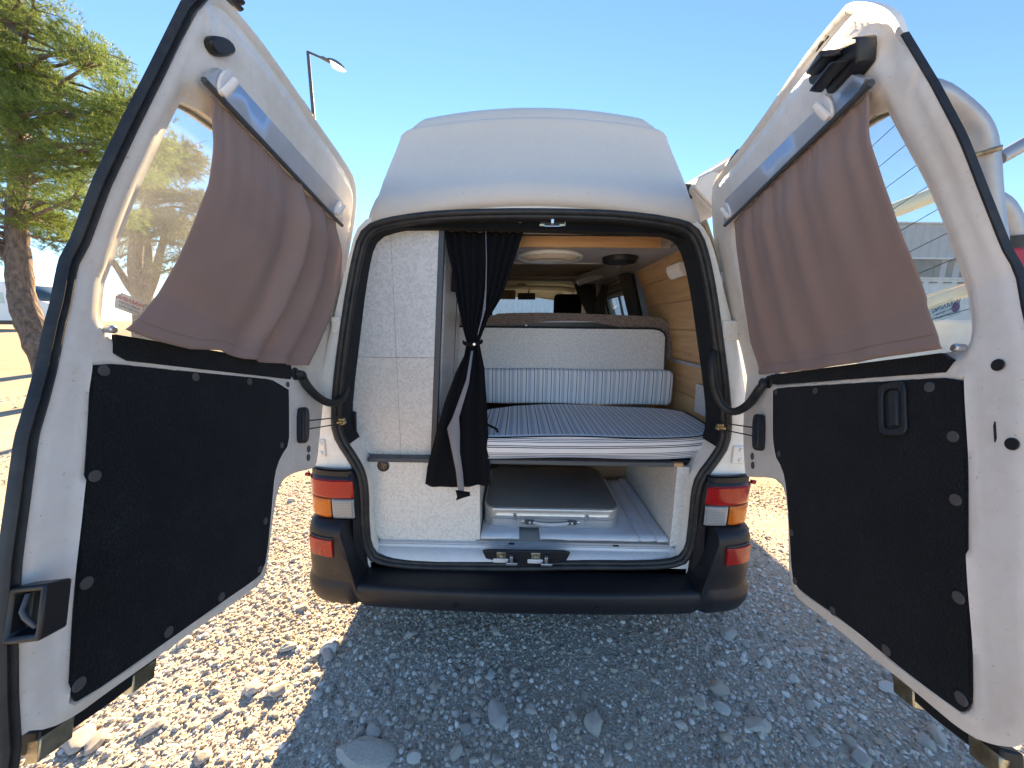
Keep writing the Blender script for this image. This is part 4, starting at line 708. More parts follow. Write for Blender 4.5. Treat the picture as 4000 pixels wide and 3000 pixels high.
# door catches in the sill
mb=MB(); mb.prism([(-.185,0,.432),(-.16,0,.437),(.155,0,.439),(.18,0,.432),(.165,0,.397),(.05,0,.372),(-.05,0,.372),(-.17,0,.397)],(0,-.012,0)); ct=part('latch_recess',mb,'black_plastic',van,bevel=.003)
for x in(-.105,.038):
    mb=MB(); mb.box((x-.02,-.018,.405),(x+.018,-.012,.433)); mb.cyl((x,-.018,.42),(x,-.032,.42),.007,12); part('striker',mb,'zinc',ct,bevel=.002)
    mb=MB(); mb.box((x+.035,-.016,.392),(x+.048,-.035,.425)); mb.box((x+.02,-.026,.386),(x+.066,-.036,.397)); part('catch_hook',mb,'steel',ct,bevel=.002)
    mb=MB(); mb.box((x-.035,-.019,.385),(x+.03,-.013,.403)); part('rubber_block',mb,'sill_paint',ct,bevel=.003)
# body hinge plates
for s,(a,b,c_,d) in((-1,P['hinge'][:4]),(1,P['hinge'][4:])):
    for p0,p1 in((a,b),(c_,d)):
        x0,x1=sorted((p0[0],p1[0])); z0,z1=sorted((p0[2],p1[2])); x0,x1=(x0-.012,x1) if s<0 else (x0,x1+.012)
        mb=MB(); y=-.004+ybend(z1); mb.box((x0,y-.004,z0),(x1,y+.006,z1)); hp=part('hinge_plate',mb,'white_paint',van,bevel=.008,seg=3)
        for zc in(z0*.78+z1*.22,z0*.22+z1*.78):
            mb=MB(); xc=(x0+x1)/2+.004*s; mb.cyl((xc,y-.004,zc),(xc,y-.009,zc),.0085,18); b_=part('bolt',mb,'white_paint',hp,bevel=.001)
# tail lamps wrapped round the corners
def plan(t,s,off=0):  # t 0 inner .. 1 outer
    P_=[(.690,-.040),(.745,-.042),(.80,-.038),(.85,-.024),(.882,.0),(.897,.035),(.902,.09),(.903,.15)]
    q=resample(smoothpoly(P_,2,False),200)[int(t*199)]
    tt=resample(smoothpoly(P_,2,False),200); i=min(198,int(t*199)); e=tt[i+1]-tt[i]; e/=np.linalg.norm(e)
    return (s*(q[0]+e[1]*off),q[1]-e[0]*off)
for s in(-1,1):
    lamp=part('tail_lamp',MB().grid(lambda u,v:(lambda a:(a[0],a[1],.580+.190*v))(plan(u,s,-.006)),16,3),'black_plastic',van,solid=.004)
    def seg(name,mt,t0,t1,z0,z1,o0=.0,top=0):
        mb=MB(); prof=[(z0,-.008),(z0+.001,o0+.001),(z0+.004,o0+.004)]+[(z0+(z1-z0)*f_,o0+.005) for f_ in(.15,.4,.65,.85)]+[(z1-.004-top*.012,o0+.004),(z1-.0005,o0-.001-top*.014),(z1,-.010)]
        nu=14
        V=[]
        for k_,(z,o) in enumerate(prof):
            for i in range(nu):
                f_=i/(nu-1); t=t0+(t1-t0)*f_; oo=o-(.006 if i in(0,nu-1) else 0); a=plan(t,s,oo); V.append((a[0],a[1],z))
        F=[(j*nu+i,j*nu+i+1,(j+1)*nu+i+1,(j+1)*nu+i) for j in range(len(prof)-1) for i in range(nu-1)]; mb.add(V,F); return part(name,mb,mt,lamp,angle=50)
    seg('red_lens','lens_red',.015,.90,.672,.757,top=1); seg('amber_lens','lens_amber',.285,.90,.586,.668); seg('clear_lens','lens_clear',.015,.27,.586,.668)
    seg('lamp_cap','bumper_plastic',.02,.62,.759,.788,-.008,1); seg('red_lens','lens_red',.63,.9,.759,.783,-.008,1)
    mb=MB(); x=s*.905; mb.cyl((s*.90,.02,.745),(s*.915,.02,.745),.008,10); part('screw_cap',mb,'lens_red',lamp)
# bumper: loft along the plan outline
PL=[(-.905,.75),(-.912,.45),(-.914,.2),(-.912,.07),(-.904,.0),(-.880,-.050),(-.82,-.082),(-.70,-.098),(-.5,-.112),(-.25,-.120),(0,-.123)]
PL=PL+[(-x,y) for x,y in PL[-2::-1]]
path=resample(smoothpoly(PL,2,False),121); prof_bar=[(-.16,.338),(-.10,.336),(-.02,.333),(-.006,.330),(.000,.322),(.002,.312),(.006,.300),(.006,.275),(.004,.258),(-.004,.243),(-.02,.235),(-.06,.232),(-.16,.232)]
prof_cor=[(-.09,.580),(-.055,.581),(-.025,.577),(-.010,.565),(-.002,.540),(.002,.48),(.003,.40),(.001,.352),(.004,.340),(.014,.325),(.014,.285),(.000,.245),(-.05,.232)]
V=[];npf=len(prof_bar)
for i,(x,y) in enumerate(path):
    e=path[min(i+1,120)]-path[max(i-1,0)]; e=e/np.linalg.norm(e); nx_,ny_=e[1],-e[0]
    for a,b in zip(prof_bar,prof_cor):
        fz=min(1,max(0,(b[1]-.33)/.25)); w_=sstep(.660+.03*fz,.700+.03*fz,abs(x))
        o_=a[0]*(1-w_)+b[0]*w_; z=a[1]*(1-w_)+b[1]*w_; V.append((x+nx_*o_,y+ny_*o_,z))
F=[(i*npf+j,i*npf+j+1,(i+1)*npf+j+1,(i+1)*npf+j) for i in range(120) for j in range(npf-1)]
mb=MB().add(V,F); bum=part('bumper',mb,'bumper_plastic',van,angle=50,solid=.004)
for s in(-1,1):
    mb=MB(); mb.hexa([(s*.672,-.01,.345),(s*.715,-.055,.345),(s*.715,.04,.345),(s*.672,.04,.345),(s*.688,-.006,.80),(s*.705,-.008,.80),(s*.705,.03,.80),(s*.688,.03,.80)]); part('bumper_end',mb,'bumper_plastic',bum,bevel=.006)
    # reflector set in the corner
    def bp_(t_x,z,off):
        i=int(np.argmin(np.abs(path[:,0]-s*t_x)+(path[:,1]>.03)*9)); e=path[i+1]-path[i-1]; e=e/np.linalg.norm(e); x,y=path[i]; return (x+e[1]*off,y-e[0]*off,z)
    def pad(x0,x1,z0,z1,off,mt,nm,par,thick=.012):
        mb=MB(); mb.grid(lambda u,v:bp_(x0+(x1-x0)*u,z0+(z1-z0)*v,off),7,4); mb.grid(lambda u,v:bp_(x0+(x1-x0)*u,z0+(z1-z0)*v,off-thick),7,4)
        n=7*4; 
        bd=[i for i in range(7)]+[7*j+6 for j in range(1,4)]+[21+i for i in range(5,-1,-1)]+[7*j for j in range(2,0,-1)]
        for a,b in zip(bd,bd[1:]+bd[:1]): mb.f.append((a,b,b+n,a+n)); mb.mi.append(0)
        return part(nm,mb,mt,par,bevel=.003,angle=30)
    pad(.747,.872,.445,.533,.006,'black_plastic','reflector_frame',bum); pad(.756,.862,.453,.525,.011,'reflector_red','reflector',bum)
    mb=MB(); q=bp_(.905,.33,.0) ; mb.cyl((s*.925,.05,.285),(s*.932,.05,.285),.009,12); part('bolt',mb,'black_metal',bum)
for x in(-.277,.277):
    mb=MB(); mb.cyl((x,-.125,.272),(x,-.1305,.272),.017,24); hl=part('bolt_recess',mb,'black_plastic',bum); mb=MB(); mb.cyl((x,-.129,.272),(x,-.1335,.272),.009,6); part('bolt',mb,'black_metal',hl)
mb=MB(); mb.tube([(.415+.035*math.cos(t),-.02,.195+.03*math.sin(t)) for t in np.linspace(0,2*math.pi,25)[:-1]],.007,8,closed=True,up=(0,1,0)); part('towing_eye',mb,'black_metal',van)
mb=MB(); mb.cyl((-.62,.1,.215),(-.55,-.02,.20),.025,14); part('exhaust_tip',mb,'black_metal',van)
mb=MB(); mb.box((-.8,.1,.2),(.8,3.4,.29)); part('underbody',mb,'interior_dark',van)
for s in(-1,1):
    for y in(.95,3.6):
        mb=MB(); mb.cyl((s*.62,y,.31),(s*.83,y,.31),.31,32); wh=part('wheel',mb,'tyre',van,bevel=.02); mb=MB(); mb.cyl((s*.80,y,.31),(s*.84,y,.31),.19,24); part('rim',mb,'steel',wh)

# ------------------------------------------------------------ DOORS
hx,hy,sx,sy,phL,phR,yd,tt,ZB=P['door']
AX=Vector((-sx,sy,1)).normalized(); HO=Vector((hx,hy,1.0))
ROT={-1:Matrix.Rotation(phL,3,AX),1:Matrix.Rotation(phR,3,AX)}
def dface(z): return yd+max(0.,z-ZB)*tt
def dp(side,x,z,off=0.0):
    """closed-door coordinates (x from the van's centre line, z up, off towards the inside) to the open door"""
    q=ROT[side]@(Vector((x,dface(z)+off,z))-HO)+HO
    return (side*q.x,q.y,q.z)
def plate(side,poly,off,thick,step=.03,relief=None,holes=()):
    V,T,be,lp=cdt(poly,holes,step); mb=MB(); n=len(V)
    ro=relief(V,lp) if relief is not None else np.zeros(n)
    th=thick(V,lp) if callable(thick) else np.full(n,thick)
    mb.add([dp(side,x,z,off+r) for (x,z),r in zip(V,ro)]+[dp(side,x,z,off-th[i]) for i,(x,z) in enumerate(V)],[tuple(t) for t in T]+[tuple(int(i)+n for i in t[::-1]) for t in T]+[(a,b,b+n,a+n) for a,b in be]); return mb
def S(x): x=np.clip(x,0,1); return x*x*(3-2*x)
def ellipse(c,a,b,n=16): return [(c[0]+a*math.cos(2*math.pi*i/n),c[1]+b*math.sin(2*math.pi*i/n)) for i in range(n)]
def cap(side,x,z,off,r,h,mt,nm,par,sink=0,n=18):
    mb=MB(); a=Vector(dp(side,x,z,off)); b=Vector(dp(side,x,z,off+h)); mb.cyl(tuple(a),tuple(b),r,n); return part(nm,mb,mt,par,bevel=min(h,r)*.35)
DOOR={}
for side in(-1,1):
    K='L' if side<0 else 'R'
    if side<0:
        top=P['L_hinge'][1:5]+[[.40,1.808],[.174,1.765],[.098,1.742],[.063,1.728],[.045,1.715],[.030,1.69]]
        hs=P['L_hside'][1:-1]; fs=P['L_fside']
        poly=[*hs,*fs[:-1],*top[::-1]]
    else:
        hs=P['R_hside'][1:]; fs=[[.012,.60],[.004,.72],[-.004,.85],[-.010,.98]]+P['R_fside'][::-1][:-2]; top=P['R_top'][1:]
        poly=[*hs,*fs,*top[::-1]]
    poly=np.array(poly,float); poly=smoothpoly(poly,1)
    hole=np.array(P[K+'_glass'],float); hole=smoothpoly(hole,2)
    panel=np.array(P[K+'_panel'],float); psm=smoothpoly(panel,1)
    free=np.array(fs,float)
    def relief(V,lp,side=side,psm=psm,free=free):
        d=distpoly(V,lp[0]); dh=distpoly(V,lp[1]); dpn=distpoly(V,psm); ins=inpoly(V,psm); df=distpoly(V,free,False)
        topm=S((V[:,1]-1.50)/.12)*S((df-.03)/.05)
        r=-.0035*(1-S(d/.010))-.013*topm*(1-S((d-.030)/.014))
        r+=-.016*(1-S((dh-.004)/.022))
        ch=-.003*np.exp(-((df-.024)/.004)**2)*S((V[:,1]-1.18)/.05); r+=ch
        r+=np.where(ins,-.006*S(dpn/.006),-.0*dpn)
        r+=np.where(~ins,.0035*np.exp(-(dpn/.007)**2),0)
        # pressed rib on the free upright and corner gusset near the lower hinge
        rx=np.abs(V[:,0]-.035); return r+np.array([.0012*noise.noise((a*9,b*9,side)) for a,b in V])
    mb=plate(side,poly,0,lambda V,lp:.006+.044*S((distpoly(V,lp[0])-.004)/.05),.0085,relief,[hole])
    dr=part('rear_door',mb,'white_paint',van,angle=55,label=('left rear door, opened, grey-brown curtain over its window' if side<0 else 'right rear door, opened, with black latch and pull handle')); DOOR[side]=dr
    mb=plate(side,smoothpoly(P[K+'_glass'],2),-.026,.003,.04); part('window_glass',mb,'glass_dusty',dr,smooth=False)
    # glass rubber
    gl=resample(smoothpoly(P[K+'_glass'],2),90,True); mb=MB(); mb.tube([dp(side,x,z,-.036) for x,z in gl],.005,8,closed=True,up=dp(side,.4,1.2,1)); part('window_rubber',mb,'rubber',dr)
    # heater wires
    if side>0:
        mb=MB()
        for z in np.arange(1.15,1.53,.042): mb.tube([dp(side,.071,z,-.024),dp(side,.35,z+.02,-.024),dp(side,.64,z+.06,-.024)],.0006,5)
        part('heater_wires',mb,'black_metal',dr)
    mb=plate(side,smoothpoly(P[K+'_belt'],1) if 0 else np.array(P[K+'_belt']),.004,.006,.03); part('belt_cover',mb,'carpet',dr,bevel=.002)
    mb=plate(side,psm,.003,.005,.03); part('carpet_panel',mb,'carpet',dr,bevel=.0015)
    for x,z in P[K+'_studs']: 
        sc=cap(side,x,z,.003,.0088,.0025,'stud','stud',dr)
    # curtain rail
    s4=np.array(P[K+'_strip']); mb=plate(side,s4,.024,.012,.04); rl=part('curtain_rail',mb,'alu',dr,bevel=.0015)
    lo=s4[[0,3]] if side<0 else s4[[3,0]]
    mb=MB(); a,b=Vector(dp(side,*lo[0],.020)),Vector(dp(side,*lo[1],.020)); mb.tube([tuple(a),tuple(b)],.006,8); part('rail_lip',mb,'trim_dark',dr)
    fe=s4[0]*.5+s4[1]*.5 if side<0 else s4[2]*.5+s4[3]*.5; dx=.012; cap(side,fe[0]+dx,fe[1],.020,.006,.003,'steel','rivet',dr)
    # stick-on hooks
    for hx_,hz_ in P[K+'_hooks']:
        V_=smoothpoly(ellipse((hx_,hz_),.014,.028,12),1); mb=plate(side,V_,.030,.006,.01); hk=part('hook',mb,'white_plastic',dr,bevel=.002)
        mb=MB(); e=.012; mb.tube([dp(side,hx_,hz_-.022,.027),dp(side,hx_,hz_-.024,.033),dp(side,hx_,hz_-.016,.037),dp(side,hx_,hz_-.004,.041),dp(side,hx_,hz_+.008,.045)],[.007,.008,.0075,.007,.006],12,flat=.55,up=dp(side,0,0,0)); part('hook',mb,'white_plastic',dr)
    # bolt caps on the lower hinge gusset, nuts on the upper hinge
    for i in(2,3): x,z=P[K+'_misc'][i]; cap(side,x,z,-.001,.0125,.002,'stud','bolt_cap',dr)
    for z in((1.30,1.27)): cap(side,.79,z+.05,-.001,.0115,.0025,'white_paint','bolt_cap',dr); cap(side,.79,z+.05,.001,.005,.003,'steel','nut',dr)
    # check strap cover
    x,z=(.698,.962); mb=plate(side,smoothpoly([(x-.020,z+.050),(x-.009,z+.060),(x+.008,z+.060),(x+.020,z+.042),(x+.020,z-.038),(x+.010,z-.058),(x-.010,z-.060),(x-.020,z-.050)],1),.026,.026,.012); part('strap_cover',mb,'black_plastic',dr,bevel=.005)
    # grommet of the cable hose
    x,z=P[K+'_misc'][0]; cap(side,x,z,-.001,.021,.008,'rubber','grommet',dr)
    # tether knobs
    x,z=P[K+'_misc'][4]; cap(side,x,z,-.002,.0065,.014,'steel','tether_knob',dr)
# left door extras
dl=DOOR[-1]; dr=DOOR[1]
inner=resample(np.array(P['L_fside']),70); outr=inner+np.array([-.034,0])
mb=MB(); pf=[(-.002,-.02),(.0,.008),(.10,.012),(.25,.013),(.38,.008),(.46,.006),(.56,.012),(.72,.014),(.88,.012),(.97,.009),(1.0,.004)]
ext=[(inner[0][0],.50)]+[tuple(q) for q in inner]+[(.030,1.66),(.036,1.695),(.05,1.722),(.09,1.742)]
V=[];n_=len(pf)
for j,(x,z) in enumerate(ext):
    if z>1.655 and j>len(ext)-5: nx_,nz_=[(-1,.15),(-.95,.4),(-.7,.8),(-.3,1)][j-(len(ext)-4)]
    else: nx_,nz_=-1,0
    for u,h_ in pf: V.append(dp(-1,x+nx_*.021*u,z+nz_*.021*u,h_-.010))
mb.add(V,[(j*n_+i,j*n_+i+1,(j+1)*n_+i+1,(j+1)*n_+i) for j in range(len(ext)-1) for i in range(n_-1)]); part('door_seal',mb,'rubber',dl,angle=50)
mb=plate(-1,smoothpoly(P['L_cap'],1),.014,.016,.01); part('corner_buffer',mb,'black_plastic',dl,bevel=.004)
# square black handle housing
xa,xb,z0,z1=-.004,.026,.668,.733; oa,ob=.000,.042
def ringx(x,o0,o1,za,zb_): return [dp(-1,x,za,o0),dp(-1,x,za,o1),dp(-1,x,zb_,o1),dp(-1,x,zb_,o0)]
mb=MB(); R_=ringx(xb,oa,ob,z0+.003,z1-.003)+ringx(xa,oa,ob,z0,z1)+ringx(xa,oa+.007,ob-.006,z0+.008,z1-.007)+ringx(xa+.018,oa+.009,ob-.009,z0+.011,z1-.010)
mb.add(R_,[(a*4+i,a*4+(i+1)%4,(a+1)*4+(i+1)%4,(a+1)*4+i) for a in range(3) for i in range(4)]+[(12,13,14,15),(0,1,2,3)]); hb=part('lock_housing',mb,'black_plastic',dl,bevel=.003)
mb=MB(); mb.tube([dp(-1,xa+.010,z1-.012,.014),dp(-1,xa+.004,z1-.03,.016),dp(-1,xa+.004,z0+.028,.020),dp(-1,xa+.010,z0+.014,.027)],.003,10); part('lock_lever',mb,'trim_dark',dl)
for s_,d_ in((-1,dl),(1,dr)):   # bottom lock plates
    mb=MB()
    a_=[(.055,.540),(.16,.538),(.225,.540),(.225,.516),(.15,.510),(.055,.512)]
    n=len(a_); mb.add([dp(s_,x,z,-.006) for x,z in a_]+[dp(s_,x,z,-.030) for x,z in a_],[tuple(range(n)),tuple(range(2*n-1,n-1,-1))]+[(i,(i+1)%n,(i+1)%n+n,i+n) for i in range(n)]); part('lock_plate',mb,'black_metal',d_,bevel=.003)
    for x in(.075,.20):
        mb=MB(); V=[dp(s_,x-.02,.53,-.004),dp(s_,x+.02,.53,-.004),dp(s_,x+.02,.53,-.02),dp(s_,x-.02,.53,-.02),dp(s_,x-.02,.502,-.004),dp(s_,x+.02,.502,-.004),dp(s_,x+.02,.502,-.02),dp(s_,x-.02,.502,-.02)]; mb.hexa(V); part('lock_claw',mb,'zinc',d_,bevel=.002)
# right door extras
mb=MB(); fsr=resample(np.array([[.008,.56],[.0,.75],[-.008,.95]]+P['R_fside'][::-1][:-1]),50); pf=[(0,-.006),(0,.004),(.001,.006),(.004,.006),(.005,.004),(.006,-.002)]
V=[dp(1,x-u,z,h_-.008) for x,z in fsr for u,h_ in pf]; mb.add(V,[(j*6+i,j*6+i+1,(j+1)*6+i+1,(j+1)*6+i) for j in range(49) for i in range(5)]); part('door_seal',mb,'rubber',dr)
lat=smoothpoly(P['R_latch'],1); mb=plate(1,lat,.030,.030,.012); lt=part('door_latch',mb,'black_plastic',dr,bevel=.003)
mb=MB(); V=[dp(1,*q) for q in [(.04,1.588,.03),(.115,1.604,.03),(.125,1.617,.03),(.05,1.600,.03),(.04,1.588,.058),(.105,1.604,.052),(.118,1.613,.052),(.05,1.600,.058)]]; mb.hexa(V); part('latch_arm',mb,'black_plastic',dr,bevel=.004)
mb=MB(); V=[dp(1,*q) for q in [(.05,1.612,.03),(.11,1.640,.03),(.122,1.652,.03),(.05,1.628,.03),(.05,1.612,.064),(.105,1.640,.050),(.112,1.650,.050),(.05,1.628,.064)]]; mb.hexa(V); part('latch_arm',mb,'black_plastic',dr,bevel=.004)
for a,b in((P['R_bump'][0],P['R_bump'][1]),(P['R_bump'][2],P['R_bump'][3])):
    mb=MB(); n=8; pts=[(a[0]+(b[0]-a[0])*i/n,a[1]+(b[1]-a[1])*i/n) for i in range(n+1)]; mb.tube([dp(1,x,z+.0,-.018) for x,z in pts],[.004]+[.010]*(n-1)+[.004],10); part('rubber_buffer',mb,'rubber',dr)
h4=P['R_handle']; cx_=sum(q[0] for q in h4)/4; cz_=sum(q[1] for q in h4)/4
def rrect(cx,cz,a,b,r=.010,n=4):
    o=[]
    for qx,qz,t0 in((a-r,b-r,0),(-a+r,b-r,90),(-a+r,-b+r,180),(a-r,-b+r,270)):
        for i in range(n+1): t=math.radians(t0+90*i/n); o.append((cx+qx+r*math.cos(t),cz+qz+r*math.sin(t)))
    return o
V,T,be,lp=cdt(rrect(cx_,cz_,.030,.049,.013),[rrect(cx_,cz_,.020,.037,.009)],.008)
mb=plate(1,rrect(cx_,cz_,.030,.049,.013),.009,.006,.008,None,[rrect(cx_,cz_,.020,.037,.009)]); part('handle_surround',mb,'handle_dark',dr,bevel=.002)
mb=plate(1,rrect(cx_,cz_,.020,.037,.009),.0045,.001,.02); part('handle_well',mb,'black_plastic',dr)
mb=MB(); V=[dp(1,*q) for q in [(cx_-.018,cz_-.034,.005),(cx_+.004,cz_-.034,.005),(cx_+.004,cz_+.034,.005),(cx_-.018,cz_+.034,.005),(cx_-.016,cz_-.032,.013),(cx_+.002,cz_-.032,.011),(cx_+.002,cz_+.032,.011),(cx_-.016,cz_+.032,.013)]]; mb.hexa(V); part('pull_handle',mb,'handle_dark',dr,bevel=.002)
for i in(8,9): x,z=P['R_misc'][i]; cap(1,x,z,.0005,.0085,.0015,'black_plastic','plug',dr)
mb=plate(1,np.array([(.0295,.965),(.0315,.965),(.0315,.936),(.0295,.936)]),.0015,.002,.02); part('slot',mb,'black_plastic',dr)
# warning stickers, printed to be read from outside
def sticker(side,x0,z0,w_,h_,colr):
    d=DOOR[side]; mb=plate(side,[(x0,z0),(x0+w_,z0),(x0+w_,z0+h_),(x0,z0+h_)],-.0245,.0003,.05); st=part('warning_sticker',mb,'sticker_film' if side<0 else 'glass_clear',d)
    sgn=-1 if side<0 else 1
    for s_,sz,dz,mt in(('WARNING',.0105,.0215,colr),('ALARM SYSTEM',.0055,.013,'print_grey' if side<0 else colr),('ANTI THEFT DEVICE',.0042,.0065,'print_grey' if side<0 else colr)):
        me=text_mesh(s_,sz); cx=x0+w_*(.5 if side<0 else .42); me.materials.append(MATS[mt])
        for v in me.vertices:
            # seen from inside the letters are reversed
            u,t,e=v.co; 
            q=dp(side,cx+(-1 if side<0 else 1)*(u)*(1),z0+dz+t,-.0240+e) ; w0=wloc(d); v.co=(q[0]-w0[0],q[1]-w0[1],q[2]-w0[2])
        o=bpy.data.objects.new('sticker_lettering',me); COL.objects.link(o); o.parent=d
    if side>0:
        mb=plate(1,ellipse((x0+.006,z0+.014),.007,.009),-.0240,.0002,.02); part('sticker_symbol',mb,colr,d)
    return st
sticker(-1,.112,1.140,.050,.031,'print_red'); sticker(1,.098,1.148,.052,.030,'print_blue')
# check straps and hoses between door and body
for s_,K in((-1,'L'),(1,'R')):
    for dz in(.012,-.016):
        mb=MB(); a=dp(s_,.712,.965+dz,.018); b=(s_*.732,.012,.982+dz*.9); mb.tube([a,b],.0022,8); part('check_rod',mb,'black_metal',van)
    mb=MB(); mb.box((s_*.742-.016,-.008,.966),(s_*.742+.016,.012,.979)); mb.box((s_*.742-.014,-.004,.979),(s_*.742+.014,.010,.990)); part('check_block',mb,'brass',van,bevel=.002)
    hb_=[Vector(q) for q in (P['hoseB'][:4] if s_<0 else P['hoseB'][4:])]
    x,z=P[K+'_misc'][0]; g0=Vector(dp(s_,x,z,.004)); g1=Vector(dp(s_,x+.01,z-.004,.045)); g2=Vector(dp(s_,x+.045,z-.04,.065))
    pts=[g0,Vector(dp(s_,x+.004,z-.002,.022))]+[Vector(q) for q in (P['hoseL2'] if s_<0 else P['hoseR2'])]
    if s_>0: pts.append(Vector((.70,.07,1.285)))
    pp=resample(smoothpoly([tuple(q) for q in pts],3,False),110); mb=MB(); mb.tube([tuple(q) for q in pp],.0125,12,ridge=.14); part('cable_hose',mb,'rubber',van,angle=80)
mb=MB(); mb.prism([(q[0],.086,q[2]) for q in P['recess']],(0,.01,0)); part('hose_recess',mb,'black_plastic',van,bevel=.002)

# ------------------------------------------------------------ door curtains (hang from the rails)
def curtain(side,K,label,pl):
    T_=resample(P[K+'_curt_top'],60); B_=resample(P[K+'_curt_bot'],60)
    Lf=P[K+'_curt_left'];Rf=P[K+'_curt_right']
    L_=resample(Lf,50); R_=resample(Rf,50)
    if side<0: L_,R_=L_,R_
    nu,nv=140,70
    T_=resample(P[K+'_curt_top'],nu);B_=resample(P[K+'_curt_bot'],nu);L_=resample(Lf,nv);R_=resample(Rf,nv)
    if side>0: T_=T_[::-1];B_=B_[::-1];L_,R_=R_,L_
    mb=MB();V=[]
    for j in range(nv):
        v=j/(nv-1)
        for i in range(nu):
            u=i/(nu-1); q=(1-v)*T_[i]+v*B_[i]+(1-u)*L_[j]+u*R_[j]-((1-u)*(1-v)*T_[0]+u*(1-v)*T_[-1]+(1-u)*v*B_[0]+u*v*B_[-1])
            g_=1-.35*v; gat=math.exp(-v*16)
            o_=pl(u,v)+.0035*gat*math.sin(u*150+3*math.sin(u*20))+.0022*noise.noise((u*9,v*5,side*3.1))
            if v>.955: o_+=.0015*math.sin(math.pi*min(1,(v-.955)/.045))
            V.append(dp(side,q[0],q[1],.008+(.006+o_)*(.25+.75*float(S(np.float64(v/.22))))))
    mb.add(V,[(j*nu+i,j*nu+i+1,(j+1)*nu+i+1,(j+1)*nu+i) for j in range(nv-1) for i in range(nu-1)])
    t=solo('curtain',mb,'curtain_brown',label,'curtain','curtains on the rear doors',loc=dp(side,.35,1.1,.02),solid=.0012,angle=180)
    # hem stitching
    mb=MB(); r=int((nv-1)*.945); pts=[V[r*nu+i] for i in range(1,nu-1,2)]; nrm=Vector(dp(side,.3,1.3,1))-Vector(dp(side,.3,1.3,0)); mb.tube([tuple(Vector(q)+nrm*.0012) for q in pts],.0007,5); part('hem_stitching',mb,'cab_brown',t)
    return t
def plL(u,v):
    w_=S(np.float64((u-.28)/.3)); return .010+.009*math.exp(-v*7)*math.sin(u*70+2*math.sin(u*9))*.4+.019*w_*math.sin(u*27+v*1.2-1.2)*(.6+.55*S(np.float64(1.3*(1-v)+.25)))+.007*w_*math.sin(u*44+1+v*2)*(1-v)+.008*math.sin(2.5*v+u*3)
def plR(u,v):
    return .009+.004*math.exp(-v*6)*math.sin(u*75+2*math.sin(u*8))+.0085*math.sin(u*30+.6+v*.8)*(.45+.55*(1-v))*(.25+.75*u)+.004*math.sin(u*58+2)*(1-v)**2+.004*math.sin(2.2*v+u*4)
curtain(-1,'L','taupe curtain on the left rear door, deeply folded and pulled aside from the glass',plL)
curtain(1,'R','taupe curtain on the right rear door, hanging almost flat from its rail',plR)
# ============================================================ INTERIOR (fixed fittings are parts of the van)
def clip(poly,ax,val,keep):   # keep +1: coordinate > val
    out=[]; n=len(poly)
    for i in range(n):
        a,b=poly[i-1],poly[i]; da,db=(a[ax]-val)*keep,(b[ax]-val)*keep
        if (da>=0)!=(db>=0): t=da/(da-db); out.append(tuple(a[k]+(b[k]-a[k])*t for k in range(2)))
        if db>=0: out.append(tuple(b))
    return out
# tall cabinet on the left
cu=[(q[0],q[2]) for q in P['cabU']]; cu=[tuple(q) for q in smoothpoly(cu[:-1][1:],1,False)]; cu=[(-.354,1.714)]+cu+[(-.414,.806)]
y0=.10
mb=MB(); mb.prism([(x,y0+.018,z) for x,z in cu],(0,.62,0)); cab=part('tall_cabinet',mb,'laminate',van)
xs_,zs_=-.545,1.223
for kx in(-1,1):
    for kz in(-1,1):
        pl=clip(clip(cu,0,xs_+kx*.0006,kx),1,zs_+kz*.0008,kz)
        if len(pl)>2: mb=MB(); mb.prism([(x,y0,z) for x,z in pl],(0,.018,0)); part('panel',mb,'laminate' if kz>0 else 'laminate_warm',cab)
mb=MB(); a,b=(-.354,1.715),(-.414,.80); mb.hexa([(b[0]-.003,y0-.004,b[1]),(b[0]+.020,y0-.004,b[1]),(b[0]+.020,y0+.02,b[1]),(b[0]-.003,y0+.02,b[1]),(a[0]-.003,y0-.004,a[1]),(a[0]+.019,y0-.004,a[1]),(a[0]+.019,y0+.02,a[1]),(a[0]-.003,y0+.02,a[1])]); part('edge_trim',mb,'trim_dark',cab,bevel=.002)
def sidex(z): return -.414+.060*(z-.8)/.915+.004
for yy,w_,mt in((.135,.006,'alu'),(.155,.004,'trim_dark'),(.46,.004,'trim_dark'),(.50,.004,'trim_dark')):
    mb=MB(); mb.hexa([(sidex(.82),yy,.82),(sidex(.82)+.004,yy,.82),(sidex(.82)+.004,yy+w_,.82),(sidex(.82),yy+w_,.82),(sidex(1.7),yy,1.7),(sidex(1.7)+.004,yy,1.7),(sidex(1.7)+.004,yy+w_,1.7),(sidex(1.7),yy+w_,1.7)]); part('side_strip',mb,mt,cab)
mb=MB(); mb.hexa([(sidex(1.0)-.002,.17,.95),(sidex(1.0)+.010,.17,.95),(sidex(1.0)+.010,.45,.95),(sidex(1.0)-.002,.45,.95),(sidex(1.66)-.002,.17,1.66),(sidex(1.66)+.008,.17,1.66),(sidex(1.66)+.008,.45,1.66),(sidex(1.66)-.002,.45,1.66)]); part('cabinet_door',mb,'grey_panel' if 0 else 'laminate',cab,bevel=.003)
zc=1.55; x_=sidex(zc)+.008
mb=MB(); mb.box((x_,.30,zc-.045),(x_+.014,.325,zc+.045)); mb.box((x_+.004,.30,zc-.045),(x_+.030,.40,zc-.030)); part('door_handle',mb,'black_plastic',cab,bevel=.003)
